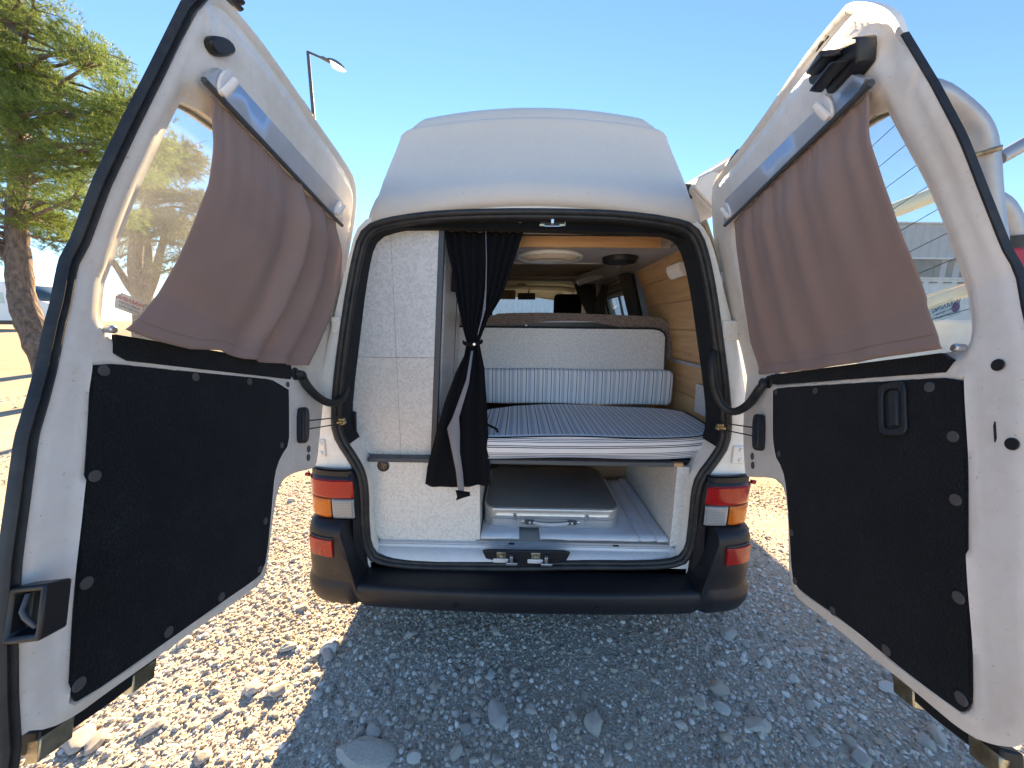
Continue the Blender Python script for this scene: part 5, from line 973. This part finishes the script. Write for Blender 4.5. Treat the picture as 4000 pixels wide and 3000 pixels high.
# lower cabinet
cl=[(q[0],q[2]) for q in P['cabL']]; mb=MB(); mb.prism([(x,.07,z) for x,z in cl],(0,.018,0)); lc=part('low_cabinet',mb,'laminate_warm',van,bevel=.0015)
mb=MB(); mb.box((-.222,.07+.018,.42),(-.207,.70,.786)); part('cabinet_side',mb,'laminate_warm',lc)
mb=MB(); mb.box((-.2065,.069,.42),(-.2035,.09,.786)); part('edge_strip',mb,'white_plastic',lc)
x,z=P['knob'][0][0],P['knob'][0][2]
mb=MB(); mb.tube([(x+.021*math.cos(t),.068,z+.021*math.sin(t)) for t in np.linspace(0,2*math.pi,33)[:-1]],.0045,8,closed=True,up=(0,1,0)); part('knob_ring',mb,'black_plastic',lc)
mb=MB(); mb.cyl((x,.071,z),(x,.066,z),.018,24); mb.sphere((x,.068,z),.017,sc=(1,.25,1)); part('knob',mb,'smoked_knob',lc)
# trim bar under the bed
mb=MB(); mb.hexa([(-.672,.055,.787),(.600,.052,.787),(.600,.10,.787),(-.672,.10,.787),(-.672,.058,.806),(.600,.055,.806),(.600,.10,.806),(-.672,.10,.806)]); part('bed_edge_bar',mb,'trim_dark',van,bevel=.003)
mb=MB(); mb.box((.602,.056,.788),(.640,.075,.803)); part('bed_edge_end',mb,'wood_board',van)
mb=MB(); mb.box((-.25,.10,.787),(.84,.62,.800)); part('bed_board',mb,'interior_dark',van)
# bay under the bed
mb=MB(); mb.box((-.22,.06,.419),(.62,.70,.430)); part('bay_floor',mb,'grey_panel',van)
mb=MB(); mb.box((.617,.075,.419),(.632,.70,.787)); bs=part('bay_side',mb,'laminate_warm',van)
mb=MB(); pr=[(.617,.4225),(.640,.428),(.660,.445),(.667,.48),(.667,.787),(.617,.787)]; mb.prism([(x,.057,z) for x,z in pr],(0,.018,0)); part('front_strip',mb,'laminate_warm',bs,bevel=.001)
mb=MB(); mb.cyl((.624,.057,.445),(.624,.054,.445),.003,8); part('screw',mb,'steel',bs)
mb=MB(); mb.box((-.22,.70,.419),(.64,.712,.787)); part('bay_back',mb,'wood_back',van)
# wood lined wall on the right
def wx(z): return float(np.interp(z,[.8,1.1,1.34,1.5,1.60,1.72,1.76],[.855,.838,.79,.75,.715,.665,.645]))
ww=part('wall_lining',MB().add([(wx(z)+.012+.03*(y-.1),y,z) for z in(.8,.95,1.1,1.2,1.34,1.42,1.5,1.6,1.68,1.76) for y in(.102,1.02)],[(2*i,2*i+1,2*i+3,2*i+2) for i in range(9)]),'lamp_cream',van,solid=.006,smooth=False)
zs=[.80,1.0,1.170,1.342,1.482,1.605,1.745]
for i in range(6):
    z0,z1=zs[i]+.0016,zs[i+1]-.0016; ny=2; rows=[z0+(z1-z0)*k/3 for k in range(4)]
    mb=MB(); V=[(wx(z)+.03*(y-.1)+(0 if k_==0 else .008),y,z) for k_ in(0,1) for z in rows for y in(.105,1.0)]
    F=[(2*r,2*r+1,2*r+3,2*r+2) for r in range(3)]+[(8+2*r,8+2*r+2,8+2*r+3,8+2*r+1) for r in range(3)]
    for r in range(3): F+=[(2*r,2*r+2,8+2*r+2,8+2*r),(2*r+1,8+2*r+1,8+2*r+3,2*r+3)]
    F+=[(0,8,9,1),(6,7,15,14)]; mb.add(V,F); part('plank',mb,'wood_wall',ww,bevel=.0012)
mb=MB(); z=1.171; mb.hexa([(wx(z)-.003,.06,z-.008),(wx(z)+.003,.06,z-.008),(wx(z)+.003,1.0,z-.008),(wx(z)-.003,1.0,z-.008),(wx(z)-.004,.06,z+.008),(wx(z)+.002,.06,z+.008),(wx(z)+.002,1.0,z+.008),(wx(z)-.004,1.0,z+.008)]); part('silver_strip',mb,'alu',ww)
for y,z in((.30,1.685),(.48,1.685),(.12,1.55),(.62,1.43),(.30,1.43),(.34,1.40)):
    mb=MB(); mb.sphere((wx(z)-.001,y,z),.0045,sc=(.5,1,1)); part('screw',mb,'brass' if z>1.5 else 'steel',ww)
# white box on the wall by the mattress
mb=MB(); mb.hexa([(wx(.94)-.012,.17,.94),(wx(.94),.17,.94),(wx(.94),.385,.94),(wx(.94)-.012,.385,.94),(wx(1.085)-.012,.19,1.085),(wx(1.085),.19,1.085),(wx(1.085),.375,1.085),(wx(1.085)-.012,.375,1.085)]); bx=part('switch_panel',mb,'sill_paint',van,bevel=.003)
mb=MB(); mb.hexa([(wx(.94)-.017,.29,.945),(wx(.94)-.012,.29,.945),(wx(.94)-.012,.38,.945),(wx(.94)-.017,.38,.945),(wx(1.085)-.017,.29,1.085),(wx(1.085)-.012,.29,1.085),(wx(1.085)-.012,.375,1.085),(wx(1.085)-.017,.375,1.085)]); part('speckled_strip',mb,'laminate',bx)
mb=MB(); mb.cyl((wx(1.02)-.012,.225,1.02),(wx(1.02)-.0145,.225,1.02),.006,12); part('hole_plug',mb,'black_plastic',bx)
# wall lamp, ribbed cover
y0_,y1_,z0_,z1_=.33,.47,1.585,1.645
def wl(u,v): # u along y, v around
    z=z0_+(z1_-z0_)*v; b=.034*math.sin(math.pi*min(.94,max(.06,v)))**.22; return (wx(z)-b,y0_+(y1_-y0_)*u,z)
mb=MB(); mb.grid(lambda u,v:(lambda p:(p[0]+(.006 if int(round(u*28))%2 else 0),p[1],p[2]))(wl(u,v)),29,9)
for u in(0,1):
    o_=len(mb.v); mb.v+=[wl(u,v/8) for v in range(9)]+[(wx(z0_+(z1_-z0_)*v/8),y0_+(y1_-y0_)*u,z0_+(z1_-z0_)*v/8) for v in range(9)]; mb.f+=[(o_+v,o_+v+1,o_+v+10,o_+v+9) for v in range(8)]; mb.mi+=[0]*8
part('wall_lamp',mb,'white_plastic',van,angle=30)
mb=MB(); z=1.545; mb.box((wx(z)-.012,.075,z-.022),(wx(z)+.003,.095,z+.022)); part('white_clip',mb,'white_plastic',van,bevel=.002)
mb=MB(); z=1.47; mb.box((wx(z)-.010,.068,z-.025),(wx(z)+.003,.085,z+.025)); part('catch',mb,'trim_dark',van,bevel=.002)
# header felt above the opening
top=[(x,z) for x,z in tow(op,np.tile(ctr,(N,1)),.034) if z>1.60]
top=sorted(top,key=lambda q:q[0]); low=[(.662,1.52),(.648,1.585),(.625,1.635),(.59,1.668),(.495,1.697),(.2,1.706),(-.03,1.711),(-.35,1.714),(-.56,1.713),(-.612,1.69),(-.648,1.60)]
mb=MB(); mb.prism([(x,.062,z) for x,z in top]+[(x,.062,z) for x,z in low],(0,.05,0)); hd=part('header_felt',mb,'carpet',van,bevel=.004)
mb=MB(); mb.box((.028,.055,1.718),(.118,.063,1.748)); lk=part('striker_recess',mb,'black_metal',van,bevel=.002)
mb=MB(); mb.box((.066,.030,1.722),(.078,.056,1.752)); part('striker_bolt',mb,'steel',lk,bevel=.002)
for x in(.036,.108): mb=MB(); mb.box((x-.008,.049,1.720),(x+.008,.055,1.726)); part('striker_tooth',mb,'brass',lk)
mb=MB(); mb.tube([(.026,.054,1.722),(.05,.052,1.719),(.095,.052,1.719),(.12,.054,1.722),(.12,.054,1.745)],.002,6); part('striker_rim',mb,'steel',lk)
mb=MB(); mb.cyl((-.045,.062,1.740),(-.045,.059,1.740),.009,16); part('stud',mb,'stud',hd)
# curtain track and ceiling
mb=MB(); mb.box((-.62,.125,1.722),(.66,.140,1.737)); mb.box((-.62,.135,1.712),(.66,.139,1.722)); tk=part('curtain_track',mb,'white_plastic' if 0 else 'grey_panel',van,bevel=.001)
for x in(-.2,.12,.34,.5): mb=MB(); mb.cyl((x,.125,1.729),(x,.122,1.729),.003,8); part('screw',mb,'steel',tk)
mb=MB(); mb.box((-.66,.14,1.738),(.68,1.02,1.76)); part('ceiling_panel',mb,'grey_panel',van)
mb=MB(); mb.box((-.34,.245,1.686),(.551,.262,1.731)); part('ceiling_board',mb,'wood_board',van,bevel=.001)
mb=MB(); mb.box((-.38,.262,1.688),(.60,.630,1.735)); mb.hexa([(.60,.24,1.700),(.695,.24,1.700),(.695,1.02,1.700),(.60,1.02,1.700),(.60,.24,1.737),(.67,.24,1.737),(.67,1.02,1.737),(.60,1.02,1.737)]); part('ceiling_box',mb,'grey_panel',van,bevel=.001)
mb=MB(); mb.box((-.4,.628,1.682),(.55,.636,1.690)); part('box_lip',mb,'alu',van)
# oval ceiling light
cx,cy,rx,ry,zt=.100,.435,.150,.135,1.688
def dome(u,v,rx,ry,dz,z): th=6.283*u; r=math.sin(v*math.pi/2); return (cx+rx*r*math.cos(th),cy+ry*r*math.sin(th),z-dz*math.cos(v*math.pi/2))
mb=MB(); mb.grid(lambda u,v:dome(u,v,rx*.93,ry*.93,.034,zt),40,9,0,True); li=part('ceiling_light',mb,'lamp_plastic',van)
mb=MB(); mb.tube([(cx+rx*math.cos(t),cy+ry*math.sin(t),zt-.008) for t in np.linspace(0,6.283,49)[:-1]],.009,8,closed=True,up=(0,0,1)); part('light_rim',mb,'chrome' if 0 else 'lamp_plastic',li)
mb=MB(); mb.grid(lambda u,v:(lambda q:(q[0],q[1],q[2]-.003))(dome(.5+.5*u,.45+.55*v,rx*.95,ry*.95,.036,zt)),24,8); part('cream_band',mb,'lamp_cream',li,solid=.002)
mb=MB(); mb.hexa([(cx-.05,cy-.06,zt-.036),(cx+.05,cy-.06,zt-.036),(cx+.018,cy+ry,zt-.010),(cx-.018,cy+ry,zt-.010),(cx-.05,cy-.06,zt-.034),(cx+.05,cy-.06,zt-.034),(cx+.018,cy+ry,zt-.006),(cx-.018,cy+ry,zt-.006)]); part('cream_band',mb,'lamp_cream',li)
mb=MB(); mb.cyl((.444,.475,1.688),(.444,.475,1.662),.088,32,r2=.080); vt=part('roof_vent',mb,'black_plastic',van,bevel=.005); vt.location.y=0
# sink/stove lid hanging beyond, side window, blind, curtains, cab
q=[Vector(a) for a in P['stove']]
mb=MB(); n3=Vector((0.15,.0,.01)); mb.hexa([(.395,1.45,1.70),(.41,1.45,1.66),(.66,1.08,1.715),(.655,1.08,1.755),(.40,1.50,1.70),(.415,1.50,1.66),(.70,1.10,1.715),(.69,1.10,1.755)]); 
lid=part('stove_lid',mb,'alu_tray',van,bevel=.004)
mb=MB(); mb.hexa([(.395,1.62,1.69),(.66,1.02,1.705),(.72,1.06,1.705),(.66,1.66,1.69),(.385,1.62,1.74),(.54,1.02,1.752),(.70,1.06,1.752),(.64,1.66,1.74)]); part('stove_tray',mb,'alu_tray',lid,bevel=.004)
mb=MB(); mb.cyl((.560,1.16,1.700),(.560,1.16,1.690),.035,20); mb.cyl((.48,1.40,1.693),(.48,1.40,1.685),.028,20); mb.cyl((.60,1.05,1.702),(.60,1.05,1.690),.02,16); part('burner',mb,'steel',lid,bevel=.003)
mb=MB(); mb.hexa([(wx(1.42)-.03,1.02,1.30),(wx(1.42)+.02,1.02,1.30),(wx(1.42)+.02,1.13,1.30),(wx(1.42)-.03,1.13,1.30),(wx(1.74)-.03,1.10,1.76),(wx(1.74)+.03,1.10,1.76),(wx(1.74)+.03,1.22,1.76),(wx(1.74)-.03,1.22,1.76)]); part('window_pillar',mb,'interior_dark',van,bevel=.01)
def iw(z): return float(np.interp(z,[.9,1.40,1.60,1.76],[.86,.80,.745,.69]))
def wquad(y0,y1,z0,z1,off,th=.01): return [(iw(z0)-off,y0,z0),(iw(z0)-off+th,y0,z0),(iw(z0)-off+th,y1,z0),(iw(z0)-off,y1,z0),(iw(z1)-off,y0,z1),(iw(z1)-off+th,y0,z1),(iw(z1)-off+th,y1,z1),(iw(z1)-off,y1,z1)]
sl=MB()
for y0_,y1_,z0_,z1_ in((1.13,3.3,.8,1.39),(1.13,3.3,1.60,1.78),(1.13,1.22,1.39,1.60),(1.92,3.3,1.39,1.60)): sl.hexa(wquad(y0_,y1_,z0_,z1_,.0,.012))
part('side_lining',sl,'interior_dark',van,smooth=False)
fr_=MB()
for y0_,y1_,z0_,z1_ in((1.215,1.235,1.40,1.60),(1.90,1.92,1.40,1.60),(1.215,1.92,1.395,1.41),(1.215,1.92,1.585,1.60),(1.52,1.55,1.40,1.60)): fr_.hexa(wquad(y0_,y1_,z0_,z1_,.008,.012))
wf=part('side_window',fr_,'black_plastic',van,smooth=False)
mb=MB(); mb.hexa(wquad(1.22,1.92,1.40,1.60,-.004,.004)); part('pane',mb,'glass_clear',wf,smooth=False)
for i in range(6):
    z=1.607+i*.022; mb=MB(); a=wquad(1.24,1.98,z,z+.016,.022+.004*(i%2),.01); mb.hexa(a); part('blind_slat',mb,'grey_panel' if i%2 else 'cab_brown',van,bevel=.002)
mb=MB(); mb.tube([(iw(1.598)-.03,1.24,1.598),(iw(1.598)-.03,1.96,1.598)],.012,12); part('blind_roller',mb,'grey_panel',van)
# cab: headliner, windscreen header, pillars, visor, mirror, headrests
def sheet(pts,th=.012):
    v=[Vector(q) for q in pts]; n=(v[1]-v[0]).cross(v[3]-v[0]).normalized()*th; return [tuple(q) for q in v]+[tuple(q+n) for q in v]
mb=MB(); mb.grid(lambda u,v:(-.78+1.56*u,2.0+.85*v,1.832-.02*v-.06*(2*u-1)**4+.012*math.sin(math.pi*v)),15,6); part('headliner',mb,'cab_cream',van,solid=.01)
mb=MB(); mb.grid(lambda u,v:(-.78+1.56*u,2.85+.35*v,1.815-.030*v-.07*(2*u-1)**4-.012*math.sin(math.pi*v)),15,5); hh=part('windscreen_header',mb,'cab_cream',van,solid=.012)
mb=MB(); mb.box((-.07,2.72,1.793),(.03,2.80,1.806)); part('map_light',mb,'grey_panel',van,bevel=.003)
mb=MB(); mb.box((-.78,1.60,1.785),(.62,1.63,1.90)); mb.box((-.78,1.60,1.735),(.62,1.64,1.745)); part('bulkhead_trim',mb,'cab_brown',van,bevel=.003)
mb=MB(); mb.box((-.78,1.95,1.835),(.66,1.99,1.90)); bh=part('bulkhead_trim',mb,'cab_cream',van,bevel=.003)
for x in(-.25,-.13,.02): mb=MB(); mb.sphere((x,1.948,1.858),.010); part('hole_plug',mb,'black_plastic',bh)
mb=MB(); mb.box((-.78,1.02,1.755),(.72,2.0,1.77)); mb.box((-.80,1.98,1.895),(.80,2.1,1.91)); part('roof_lining',mb,'cab_brown',van)
mb=MB(); mb.hexa([(.80,3.35,1.3),(.90,3.35,1.3),(.90,3.45,1.3),(.80,3.45,1.3),(.68,3.10,1.80),(.80,3.10,1.80),(.80,3.2,1.80),(.68,3.2,1.80)]); part('windscreen_pillar',mb,'cab_cream',van,bevel=.01)
mb=MB(); mb.hexa([(.80,2.0,1.2),(.86,2.0,1.2),(.86,3.3,1.2),(.80,3.3,1.2),(.66,2.0,1.80),(.74,2.0,1.80),(.72,3.1,1.80),(.66,3.1,1.80)]); part('cab_side',mb,'cab_cream',van)
mb=MB(); mb.hexa(sheet([(-.65,3.02,1.77),(-.09,3.02,1.77),(-.09,2.99,1.66),(-.65,2.99,1.66)],.02)); part('sun_visor',mb,'cab_brown',van,bevel=.008)
mb=MB(); a=P['cabF']; mb.box((-.062,3.0,1.655),(.150,3.02,1.735)); mi=part('rear_view_mirror',mb,'black_plastic',van,bevel=.012,seg=3); mb=MB(); mb.cyl((.06,3.02,1.72),(.08,3.06,1.79),.008,8); part('mirror_stem',mb,'black_plastic',mi)
for x in(.45,-.46):
    mb=MB(); mb.box((x-.142,2.28,1.40),(x+.142,2.38,1.668)); part('headrest',mb,'carpet',van,bevel=.045,seg=5)
    mb=MB(); mb.box((x-.25,2.2,.6),(x+.25,2.36,1.395)); part('front_seat',mb,'carpet',van,bevel=.04,seg=4)
def drape(nm,mt,tl,tr_,bl,br_,y,amp,fr,mid=None,label=None):
    def f(u,v):
        l=Vector(tl).lerp(Vector(bl),v); r=Vector(tr_).lerp(Vector(br_),v)
        q=l.lerp(r,u); return (q.x+.02*math.sin(math.pi*v)*(-1),y+amp*math.sin(fr*u)*(1-.3*v),q.z)
    mb=MB(); mb.grid(f,60,14); return mb
mb=drape('c','m',(.395,0,1.845),(.625,0,1.85),(.60,0,1.40),(.69,0,1.40),1.88,.014,62); solo('cab_curtain',mb,'curtain_cab','dark brown curtain gathered beside the windscreen, behind the bench','curtain','cab curtains',loc=(.6,1.88,1.4),solid=.002)
mb=drape('c','m',(.640,0,1.675),(.700,0,1.682),(.560,0,1.36),(.705,0,1.36),1.68,.012,40); solo('cab_curtain',mb,'curtain_cab','short dark brown curtain hanging next to the side window','curtain','cab curtains',loc=(.68,1.68,1.4),solid=.002)
# bench: woven cushion and speckled back panel
cs=[(q[0],q[2]) for q in P['cush']]; cs=[(-.42,1.11),(-.42,1.395),(-.36,1.418)]+cs
mb=MB(); mb.prism([(x*.975,.69,z) for x,z in smoothpoly([cs[0]]+cs[1:-1]+[cs[-1]],1)],(0,.12,0)); bn=part('bench_back',mb,'woven_seat',van,bevel=.028,seg=4)
pn=[(-.42,1.09),(-.42,1.343),(.700,1.342),(.735,1.337),(.760,1.322),(.774,1.300),(.782,1.09)]
mb=MB(); mb.prism([(x,.662,z) for x,z in pn],(0,.016,0)); bp2=part('bench_panel',mb,'laminate',van)
ed=[(-.42,.660,1.346),(.700,.660,1.345),(.738,.660,1.339),(.763,.660,1.324),(.777,.660,1.300),(.786,.660,1.09)]; mb=MB(); mb.tube(ed,.0055,8,up=(0,1,0)); part('panel_edging',mb,'black_plastic',bp2)
ag=[(-.14,1.344),(-.09,1.350),(.0,1.362),(.08,1.374),(.16,1.380),(.30,1.380),(.38,1.376),(.46,1.362),(.56,1.344)]
mb=MB(); mb.prism([(x,.688,z) for x,z in ag],(0,.012,0)); part('grab_hole',mb,'black_plastic',bn)
mb=MB(); mb.prism([(x,.686,z) for x,z in [(.05,1.372),(.12,1.379),(.2,1.382),(.32,1.382),(.40,1.378),(.30,1.376),(.2,1.375),(.1,1.373)]],(0,.002,0)); part('grab_lip',mb,'lining',bn)
mb=MB(); mb.box((-.01,.678,1.346),(.002,.688,1.360)); part('clip',mb,'white_plastic',bn)
# striped mattress and bolster
zt=.915; outl=[(-.27,.62),(-.27,.035),(.0,.036),(.30,.045),(.55,.065),(.735,.095),(.800,.165),(.842,.30),(.835,.62)]
ol=smoothpoly(outl,2); ol=resample(ol,150,True)
def soft(ol,z0,z1,r,mt_top,mt_side,wob):
    mb=MB(); n=len(ol); c=ol.mean(0); rings=[]
    prof=[(z0,.020),(z0+.004,.006),(z0+.014,0),((z0+z1)/2,-.004),(z1-.016,0),(z1-.004,.005),(z1,.015)]
    e=np.roll(ol,-1,0)-np.roll(ol,1,0); e/=np.linalg.norm(e,axis=1)[:,None]; nin=np.stack([-e[:,1],e[:,0]],-1)
    if ((ol+nin*.01-c)**2).sum()>((ol-c)**2).sum(): nin=-nin
    V=[];
    for z,o_ in prof:
        for i in range(n): p_=ol[i]+nin[i]*o_; V.append((p_[0],p_[1],z+wob(p_[0],p_[1])))
    mb.add(V,[(a*n+i,a*n+(i+1)%n,(a+1)*n+(i+1)%n,(a+1)*n+i) for a in range(len(prof)-1) for i in range(n)],1)
    ti=ol+nin*.015; T,tr,be,lp=cdt(ti,(),.025,.012)
    mb.add([(x,y,z1+.0005+wob(x,y)+.003*noise.noise((x*4,y*4,1))*min(1,distpoly(np.array([[x,y]]),ti)[0]/.05)) for x,y in T],[tuple(t) for t in tr],0)
    mb.add([(x,y,z0+wob(x,y)) for x,y in ol+nin*.02],[tuple(range(n))],1); return mb
wob=lambda x,y:.004*math.sin(x*5+1)*(1-y)+.003*math.sin(x*9)
mb=soft(ol,.818,zt,.015,0,1,wob); ma=solo('mattress',mb,('ticking_top','ticking_side'),'blue and white striped mattress on the bed platform','mattress',loc=(0,.3,.82),angle=60)
mb=MB(); n=len(ol); e=np.roll(ol,-1,0)-np.roll(ol,1,0)
mb.tube([(x,y,zt-.004+wob(x,y)) for x,y in ol if y<.60],.0028,6,up=(0,0,1)); part('piping',mb,'print_blue' if 0 else 'curtain_black',ma)
mb=MB(); mb.tube([(x,y,.824+wob(x,y)) for x,y in ol if y<.60],.0028,6,up=(0,0,1)); part('piping',mb,'lining',ma)
mb=MB(); nu,nv=60,16
def bol(u,v):
    x=-.27+1.085*u; th=v*2*math.pi; cxy,cz=.05,.098; c_,s_=math.cos(th),math.sin(th); ex=.28
    yy=.655+cxy*math.copysign(abs(c_)**ex,c_)-.0; z=.918+cz+cz*math.copysign(abs(s_)**ex,s_); end=min(1,(1-u)/.018,1); k_=.86+.14*math.sqrt(max(0,min(1,end)))
    return (x,.655+(yy-.655)*k_+.003*math.sin(x*14),1.016+(z-1.016)*k_+.002*math.sin(x*11))
mb.grid(bol,110,40); mb.add([bol(1,j/39) for j in range(39)],[tuple(range(39))],0); solo('bolster',mb,'ticking_top','blue and white striped bolster cushion standing along the back of the mattress','cushion',loc=(0,.66,.92),angle=60)
# aluminium suitcase
def rr(x0,x1,y0,y1,r,n=7):
    o=[]
    for cx,cy,t0 in((x1-r,y1-r,0),(x0+r,y1-r,90),(x0+r,y0+r,180),(x1-r,y0+r,270)):
        for i in range(n+1): t=math.radians(t0+90*i/n); o.append((cx+r*math.cos(t),cy+r*math.sin(t)))
    return o
sc=thing('suitcase','flat silver aluminium suitcase with brown top lying under the bed','suitcase',(.113,.36,.447))
base=rr(-.194,.424,.135,.60,.062)
def shell(z0,z1,prof,mt,nm):
    mb=MB(); n=len(base); c=np.array([.115,.367]); V=[]
    b=np.array(base); d=(b-c); d/=np.linalg.norm(d,axis=1)[:,None]
    for f_,o_ in prof: V+=[(x+dx*o_,y+dy*o_,z0+(z1-z0)*f_) for (x,y),(dx,dy) in zip(b,d)]
    mb.add(V,[(a*n+i,a*n+(i+1)%n,(a+1)*n+(i+1)%n,(a+1)*n+i) for a in range(len(prof)-1) for i in range(n)]); mb.add(V[-n:],[tuple(range(n))]); mb.add(V[:n],[tuple(range(n))[::-1]]); return part(nm,mb,mt,sc,angle=35)
shell(.4475,.493,[(0,-.012),(.06,-.003),(.14,0),(.16,.0015),(.24,.0015),(.26,0),(.5,0),(.52,.001),(.58,.001),(.60,0),(.97,0),(1,-.002)],'case_alu','bottom_shell')
shell(.495,.545,[(0,-.002),(.03,0),(.22,0),(.24,.001),(.30,.001),(.32,0),(.70,0),(.72,.0015),(.88,.0015),(.94,.0),(1,-.006)],'case_alu','lid_rim')
shell(.5452,.548,[(0,-.007),(.6,-.007),(1,-.011)],'case_top','lid')
for x in(-.052,.272):
    mb=MB(); mb.box((x-.009,.1305,.478),(x+.009,.1345,.520)); mb.cyl((x,.1345,.516),(x,.1275,.516),.008,14); mb.cyl((x,.1345,.482),(x,.1275,.482),.0065,14); part('clasp',mb,'steel',sc,bevel=.0015)
for x in(.015,.205):
    mb=MB(); mb.box((x-.020,.1265,.471),(x+.020,.1345,.492)); hp=part('handle_bracket',mb,'trim_dark',sc,bevel=.002); mb=MB(); mb.sphere((x,.1265,.4815),.005); part('rivet',mb,'white_plastic',hp)
    s_=-1 if x<.1 else 1; mb=MB(); mb.sphere((x+s_*.030,.132,.482),.0085,sc=(1,.5,1)); part('rivet',mb,'steel',sc)
mb=MB(); mb.tube([(.030,.1285,.481),(.06,.124,.478),(.11,.121,.475),(.16,.124,.478),(.190,.1285,.481)],[.006,.0065,.007,.0065,.006],12,flat=.45,up=(0,0,1)); part('handle',mb,'lining',sc)
for z in(.523,.462): mb=MB(); mb.sphere((.115,.133,z),.0045,sc=(1,.5,1)); part('rivet',mb,'steel',sc)
# white mats on the bay floor
for x0,x1,y0_,y1_,lb in((-.2,-.032,.062,.20,'white foam mat under the left end of the suitcase'),(.058,.487,.062,.66,'wide white foam mat under the middle of the suitcase'),(.490,.560,.066,.64,'narrow white foam mat beside the suitcase'),(.5625,.612,.062,.68,'white foam mat along the speckled side panel')):
    mb=MB(); nx_=max(4,int((x1-x0)/.03)); ny_=max(4,int((y1_-y0_)/.03)); mb.grid(lambda u,v:(x0+(x1-x0)*u,y0_+(y1_-y0_)*v+.004*noise.noise((u*5,x0,0))*(1 if v<.01 else 0),.446+.0020*noise.noise(((x0+u*(x1-x0))*14,(y0_+v)*8,2))+.003*math.sin(math.pi*min(1,v*8))),nx_,ny_)
    o=solo('foam_mat',mb,'mat_white',lb,'mat','white mats on the bay floor',loc=(x0,y0_,.43),solid=.012)
# black curtain tied in the middle
def ctn():
    TL,TR,BL,BR=[[(q[0],q[2]) for q in P[k_]] for k_ in('curt_TL','curt_TR','curt_BL','curt_BR')]
    L_=resample(TL+BL[1:],90); R_=resample(TR+BR[1:],90); nu=150; mb=MB(); V=[]
    for j in range(90):
        zL=L_[j][1]; v=j/89
        for i in range(nu):
            u=i/(nu-1); x=L_[j][0]*(1-u)+R_[j][0]*u; z=L_[j][1]*(1-u)+R_[j][1]*u
            pin=math.exp(-((z-1.29)/.10)**2); y=.118-.085*S(np.float64((1.50-z)/.45)); wd=abs(R_[j][0]-L_[j][0])
            amp=.011*(1-.55*pin) if z>1.29 else .008; fr=52 if z>1.29 else 17
            fade=1 if z>1.29 else S(np.float64((1.29-z)/.15))*1+0
            y+=amp*math.sin(u*fr+1.5*math.sin(u*7)+z*2)+.010*noise.noise((u*6,z*4,2)); 
            if z<.74: z-=.008*math.sin(u*5)
            V.append((x,y-.012*pin,z))
    mb.add(V,[(j*nu+i,j*nu+i+1,(j+1)*nu+i+1,(j+1)*nu+i) for j in range(89) for i in range(nu-1)]); return mb
bc=solo('divider_curtain',ctn(),'curtain_black','long black curtain tied in the middle, hanging in front of the bed','curtain',loc=(-.2,.12,1.71),solid=.0015,angle=180)
mb=MB(); Lp=[(-.178,.098,1.712),(-.176,.100,1.6),(-.178,.090,1.5),(-.188,.070,1.40),(-.205,.045,1.32)]; Rp=[(-.175,.098,1.712),(-.173,.100,1.6),(-.174,.090,1.5),(-.176,.070,1.42),(-.203,.045,1.32)]
mb.add(Lp+Rp,[(i,i+1,i+6,i+5) for i in range(4)]); part('lining_edge',mb,'lining_grey',bc,solid=.002)
mb=MB(); Lp=[(-.226,.012,1.26),(-.245,.008,1.15),(-.300,.002,1.00),(-.322,.0,.955),(-.308,-.002,.88),(-.290,-.004,.78),(-.283,-.004,.70),(-.285,-.004,.664)]; Rp=[(-.218,.012,1.26),(-.236,.008,1.13),(-.275,.002,1.00),(-.272,.0,.94),(-.273,-.002,.86),(-.262,-.004,.77),(-.258,-.004,.70),(-.258,-.004,.680)]
mb.add(Lp+Rp,[(i,i+1,i+9,i+8) for i in range(7)]); part('lining_edge',mb,'lining_grey',bc,solid=.002)
mb=MB(); mb.add([(-.292,-.008,.700),(-.255,-.008,.695),(-.235,-.008,.693),(-.233,-.008,.677),(-.260,-.008,.668),(-.292,-.008,.655),(-.286,-.008,.672),(-.262,-.008,.680)],[(0,1,7,6),(1,2,3,4,7),(6,7,4,5)]); part('bottom_tab',mb,'curtain_black',bc,solid=.003)
mb=MB(); mb.tube([(-.258,.03,1.292),(-.25,.010,1.288),(-.222,.002,1.284),(-.195,.008,1.290),(-.186,.03,1.296)],.008,10,flat=.5,up=(0,0,1)); tb=part('tie_band',mb,'curtain_black',bc); mb=MB(); mb.cyl((-.212,.000,1.286),(-.212,-.006,1.286),.005,12); part('snap_button',mb,'steel',bc)
mb=MB(); mb.tube([(-.168,.03,.965),(-.15,.035,.955),(-.128,.03,.945),(-.125,.03,.932)],.005,8,flat=.5); part('strap_end',mb,'curtain_black',bc); 
bpy.context.view_layer.update()
print('objects',len(bpy.data.objects))
